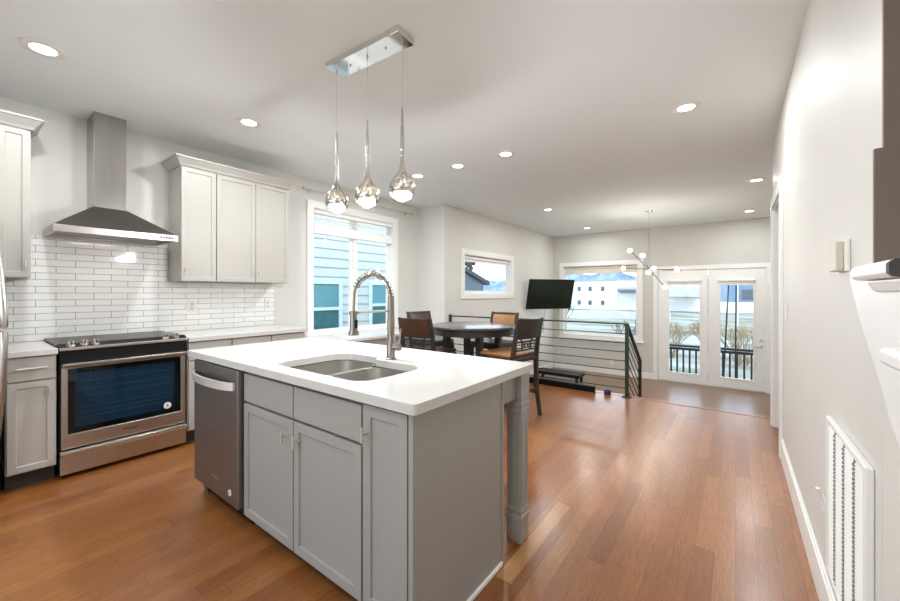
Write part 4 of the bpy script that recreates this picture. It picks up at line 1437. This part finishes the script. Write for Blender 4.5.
# neighbour's house beside the kitchen window
nh = thing('neighbor_house', 'pale blue house with lap siding outside the kitchen window', 'house', (-8.5, 3, -1.1))
NX = -7.4
ns = bmesh.new()
z = -1.1
ring = []
prof = []
while z < 5.4:
    prof += [(NX + 0.022, z), (NX, z + 0.212)]
    z += 0.2125
a_ = [ns.verts.new((p[0], -3.0, p[1])) for p in prof] + [ns.verts.new((NX - 4, -3.0, prof[-1][1])), ns.verts.new((NX - 4, -3.0, -1.1))]
b_ = [ns.verts.new((v.co.x, 9.0, v.co.z)) for v in a_]
ns.faces.new(a_)
ns.faces.new(b_[::-1])
for i in range(len(a_)):
    j = (i + 1) % len(a_)
    ns.faces.new((a_[i], b_[i], b_[j], a_[j]))
add('siding_wall', ns, M['siding'], nh)
rf_ = prism([(NX + 0.4, 5.3), (NX - 2, 6.6), (NX - 4.4, 5.3)], 'y', -3.3, 9.3)
add('roof', rf_, M['darkroof'], nh)
for y0, y1, z0, z1 in ((4.15, 5.465, 0.18, 1.49), (6.466, 7.55, 0.28, 1.49)):
    fN = FL(NX + 0.02)
    wn = add('window', wall_sheet(fN, y0 - 0.09, y1 + 0.09, z0 - 0.09, z1 + 0.09, 0, 0.035, [(y0, y1, z0, (z0 + z1) / 2 + 0.06), (y0, y1, (z0 + z1) / 2 + 0.13, z1)]), M['sidewhite'], nh)
    zm = (z0 + z1) / 2 + 0.095
    add('lower_pane', fbox(fN, y0, y1, z0, zm - 0.035, 0.002, 0.01), M['nbrglass2'], wn)
    add('upper_pane', fbox(fN, y0, y1, zm + 0.035, z1, 0.002, 0.012), M['nbrglass'], wn)

# dark roofed house seen through the small window
sh_ = thing('gabled_house', 'slate dark gabled house seen through the small side window', 'house', (-11.5, 11.5, -1.1))
add('wall', prism([(9.6, -1.1), (14.4, -1.1), (14.4, 1.70), (11.2, 2.62), (9.6, 2.16)], 'x', -14, -9.0), M['darkwall'], sh_)
add('roof', prism([(9.5, 2.16), (11.2, 2.66), (14.7, 1.63), (14.7, 1.80), (11.2, 2.83), (9.5, 2.33)], 'x', -14.3, -8.85), M['darkroof'], sh_)
add('window', fbox(FL(-9.0), 12.9, 13.9, 0.9, 1.42, 0.0, 0.03), M['bwindow'], sh_)
cm_ = tree_pts = None


def tree(name, base, h, n, label, cat, mleaf, spread, group=None, twig_r=0.012):
    """A bare shrub or small tree: stem and forked branches."""
    t = thing(name, label, cat, base, group)
    bm = bmesh.new()
    bx_, by_, bz_ = base

    def grow(p, d, ln, r, lev):
        q = p + d * ln
        mid = p + d * ln * 0.5 + Vector((random.uniform(-1, 1), random.uniform(-1, 1), random.uniform(-0.3, 0.3))) * ln * 0.07
        tube([p, mid, q], [r, r * 0.85, r * 0.7], 5, bm, cap=False)
        if lev > 0:
            for _ in range(random.choice((2, 3))):
                nd = (d + Vector((random.uniform(-1, 1), random.uniform(-1, 1), random.uniform(-0.25, 0.6))) * spread).normalized()
                grow(q, nd, ln * random.uniform(0.6, 0.8), r * 0.65, lev - 1)
    for _ in range(n):
        d0 = Vector((random.uniform(-1, 1) * spread, random.uniform(-1, 1) * spread, 1)).normalized()
        grow(Vector((bx_ + random.uniform(-0.15, 0.15), by_ + random.uniform(-0.15, 0.15), bz_ - 0.02)), d0, h * 0.36, twig_r, 3)
    add('branches', bm, mleaf, t)
    return t


# white building beyond the field
wb = thing('white_building', 'long white two storey building beyond the field', 'building', (-9.0, 34, -0.1))
YW = 32
add('wall', box(-13.5, -7.45, YW, YW + 6, -0.3, 2.25), M['whitewall'], wb)
add('annex_wall', box(-7.44, -1.6, YW + 0.05, YW + 6, -0.3, 2.22), M['whitewall'], wb)
add('roof_edge', box(-13.6, -7.44, YW - 0.06, YW + 6, 2.2501, 2.33), M['awning'], wb)
for x in (-11.5, -10.5, -9.6, -8.6):
    for z in (1.62, 0.48):
        wn = add('window', box(x - 0.13, x + 0.13, YW - 0.05, YW + 0.02, z - 0.18, z + 0.18), M['bwindow'], wb)
aw = bmesh.new()
prism([(YW + 0.05, 1.75), (YW - 1.0, 1.62), (YW - 1.0, 1.52), (YW + 0.05, 1.25)], 'x', -7.3, -3.9, aw)
add('awning', aw, M['awning'], wb)
add('awning', prism([(YW + 0.04, 1.85), (YW - 1.2, 1.72), (YW - 1.2, 1.02), (YW + 0.04, 0.95)], 'x', -3.85, -2.0), M['annex'], wb)
bb_ = thing('blue_building', 'blue grey building seen through the door leaf with the handle', 'building', (0.4, 33, -0.3))
add('wall', box(-1.3, 5.0, YW, YW + 6, 0.65, 2.4), M['bluewall'], bb_)
add('lower_wall', box(-1.3, 5.0, YW - 0.05, YW + 6, -0.3, 0.6499), M['whitewall'], bb_)
add('window', box(0.35, 0.95, YW - 0.06, YW, 0.85, 1.5), M['bwindow'], bb_)
single('utility_post', box(0.02, 0.10, 19.95, 20.05, -0.6, 3.2), M['whitewall'], 'tall pale post in front of the blue grey building', 'post')
# low concrete wall across the field
single('boundary_wall', box(-16, -3.0, 25.0, 25.2, -0.35, 0.12), M['conc'], 'low pale wall crossing the field below the white building', 'wall')

# deck railing
dr_ = thing('deck_railing', 'black deck railing with square balusters outside the glazed doors', 'railing', (-0.3, 10.95, -0.85))
DY = 10.95
add('top_rail', box(-2.0, 1.7, DY - 0.06, DY + 0.06, -0.045, 0.005), M['deckrail'], dr_, bevel=0.004)
add('side_rail', box(-2.0, 1.7, DY - 0.018, DY + 0.018, -0.125, -0.065), M['deckrail'], dr_)
add('bottom_rail', box(-2.0, 1.7, DY - 0.02, DY + 0.02, -0.735, -0.695), M['deckrail'], dr_)
x = -1.95
while x < 1.7:
    add('baluster', box(x - 0.019, x + 0.019, DY - 0.0175, DY + 0.0175, -0.849, -0.126), M['deckrail'], dr_)
    x += 0.132
for i, (x0, x1, lb) in enumerate(((-0.22, -0.10, 'thin black leaning pole on the deck, nearer the door hinges'), (0.0, 0.02, 'thin black upright pole on the deck, nearer the door handle'))):
    single('deck_pole', tube([(x0, 10.45, -0.849), (x1, 10.5, 2.0)], 0.016, 8), M['deckrail'], lb, 'pole', smooth=True)

# dry shrubs
tree('bare_shrub', (-1.75, 14.5, -0.87), 1.35, 30, 'bare dry shrub beyond the deck, behind the leaf without handle', 'shrub', M['twig'], 0.55)
tree('bare_shrub', (-0.75, 15.5, -0.81), 1.3, 30, 'bare dry shrub beyond the deck between the two door leaves', 'shrub', M['twig'], 0.55)
tree('bare_shrub', (0.15, 14.3, -0.87), 1.35, 30, 'bare dry shrub beyond the deck, behind the leaf with the handle', 'shrub', M['twig'], 0.55)
tree('bare_sapling', (-5.15, 12.6, -0.97), 2.2, 4, 'bare grey sapling outside the edge of the picture window by the television', 'shrub', M['twigdark'], 0.35, None, 0.03)
tree('bare_sapling', (-3.0, 14.5, -0.87), 1.3, 4, 'bare grey sapling low in the picture window near the glazed doors', 'shrub', M['twigdark'], 0.5, None, 0.025)

# small dark tree above the gabled house
tt = thing('distant_tree', 'small dark tree above the gable roof in the small window', 'tree', (-17.0, 25.4, -1.0))
add('trunk', tube([(-17, 25.4, -1.0), (-17, 25.4, 3.4)], [0.14, 0.07], 6), M['twigdark'], tt)
fo = bmesh.new()
for i in range(14):
    a = random.uniform(0, 6.28)
    ball((-17 + math.cos(a) * random.uniform(0, 0.45), 25.4 + math.sin(a) * random.uniform(0, 0.45), 3.6 + random.uniform(-0.45, 0.55)), random.uniform(0.14, 0.26), fo, 1)
add('foliage', fo, M['leaf'], tt)
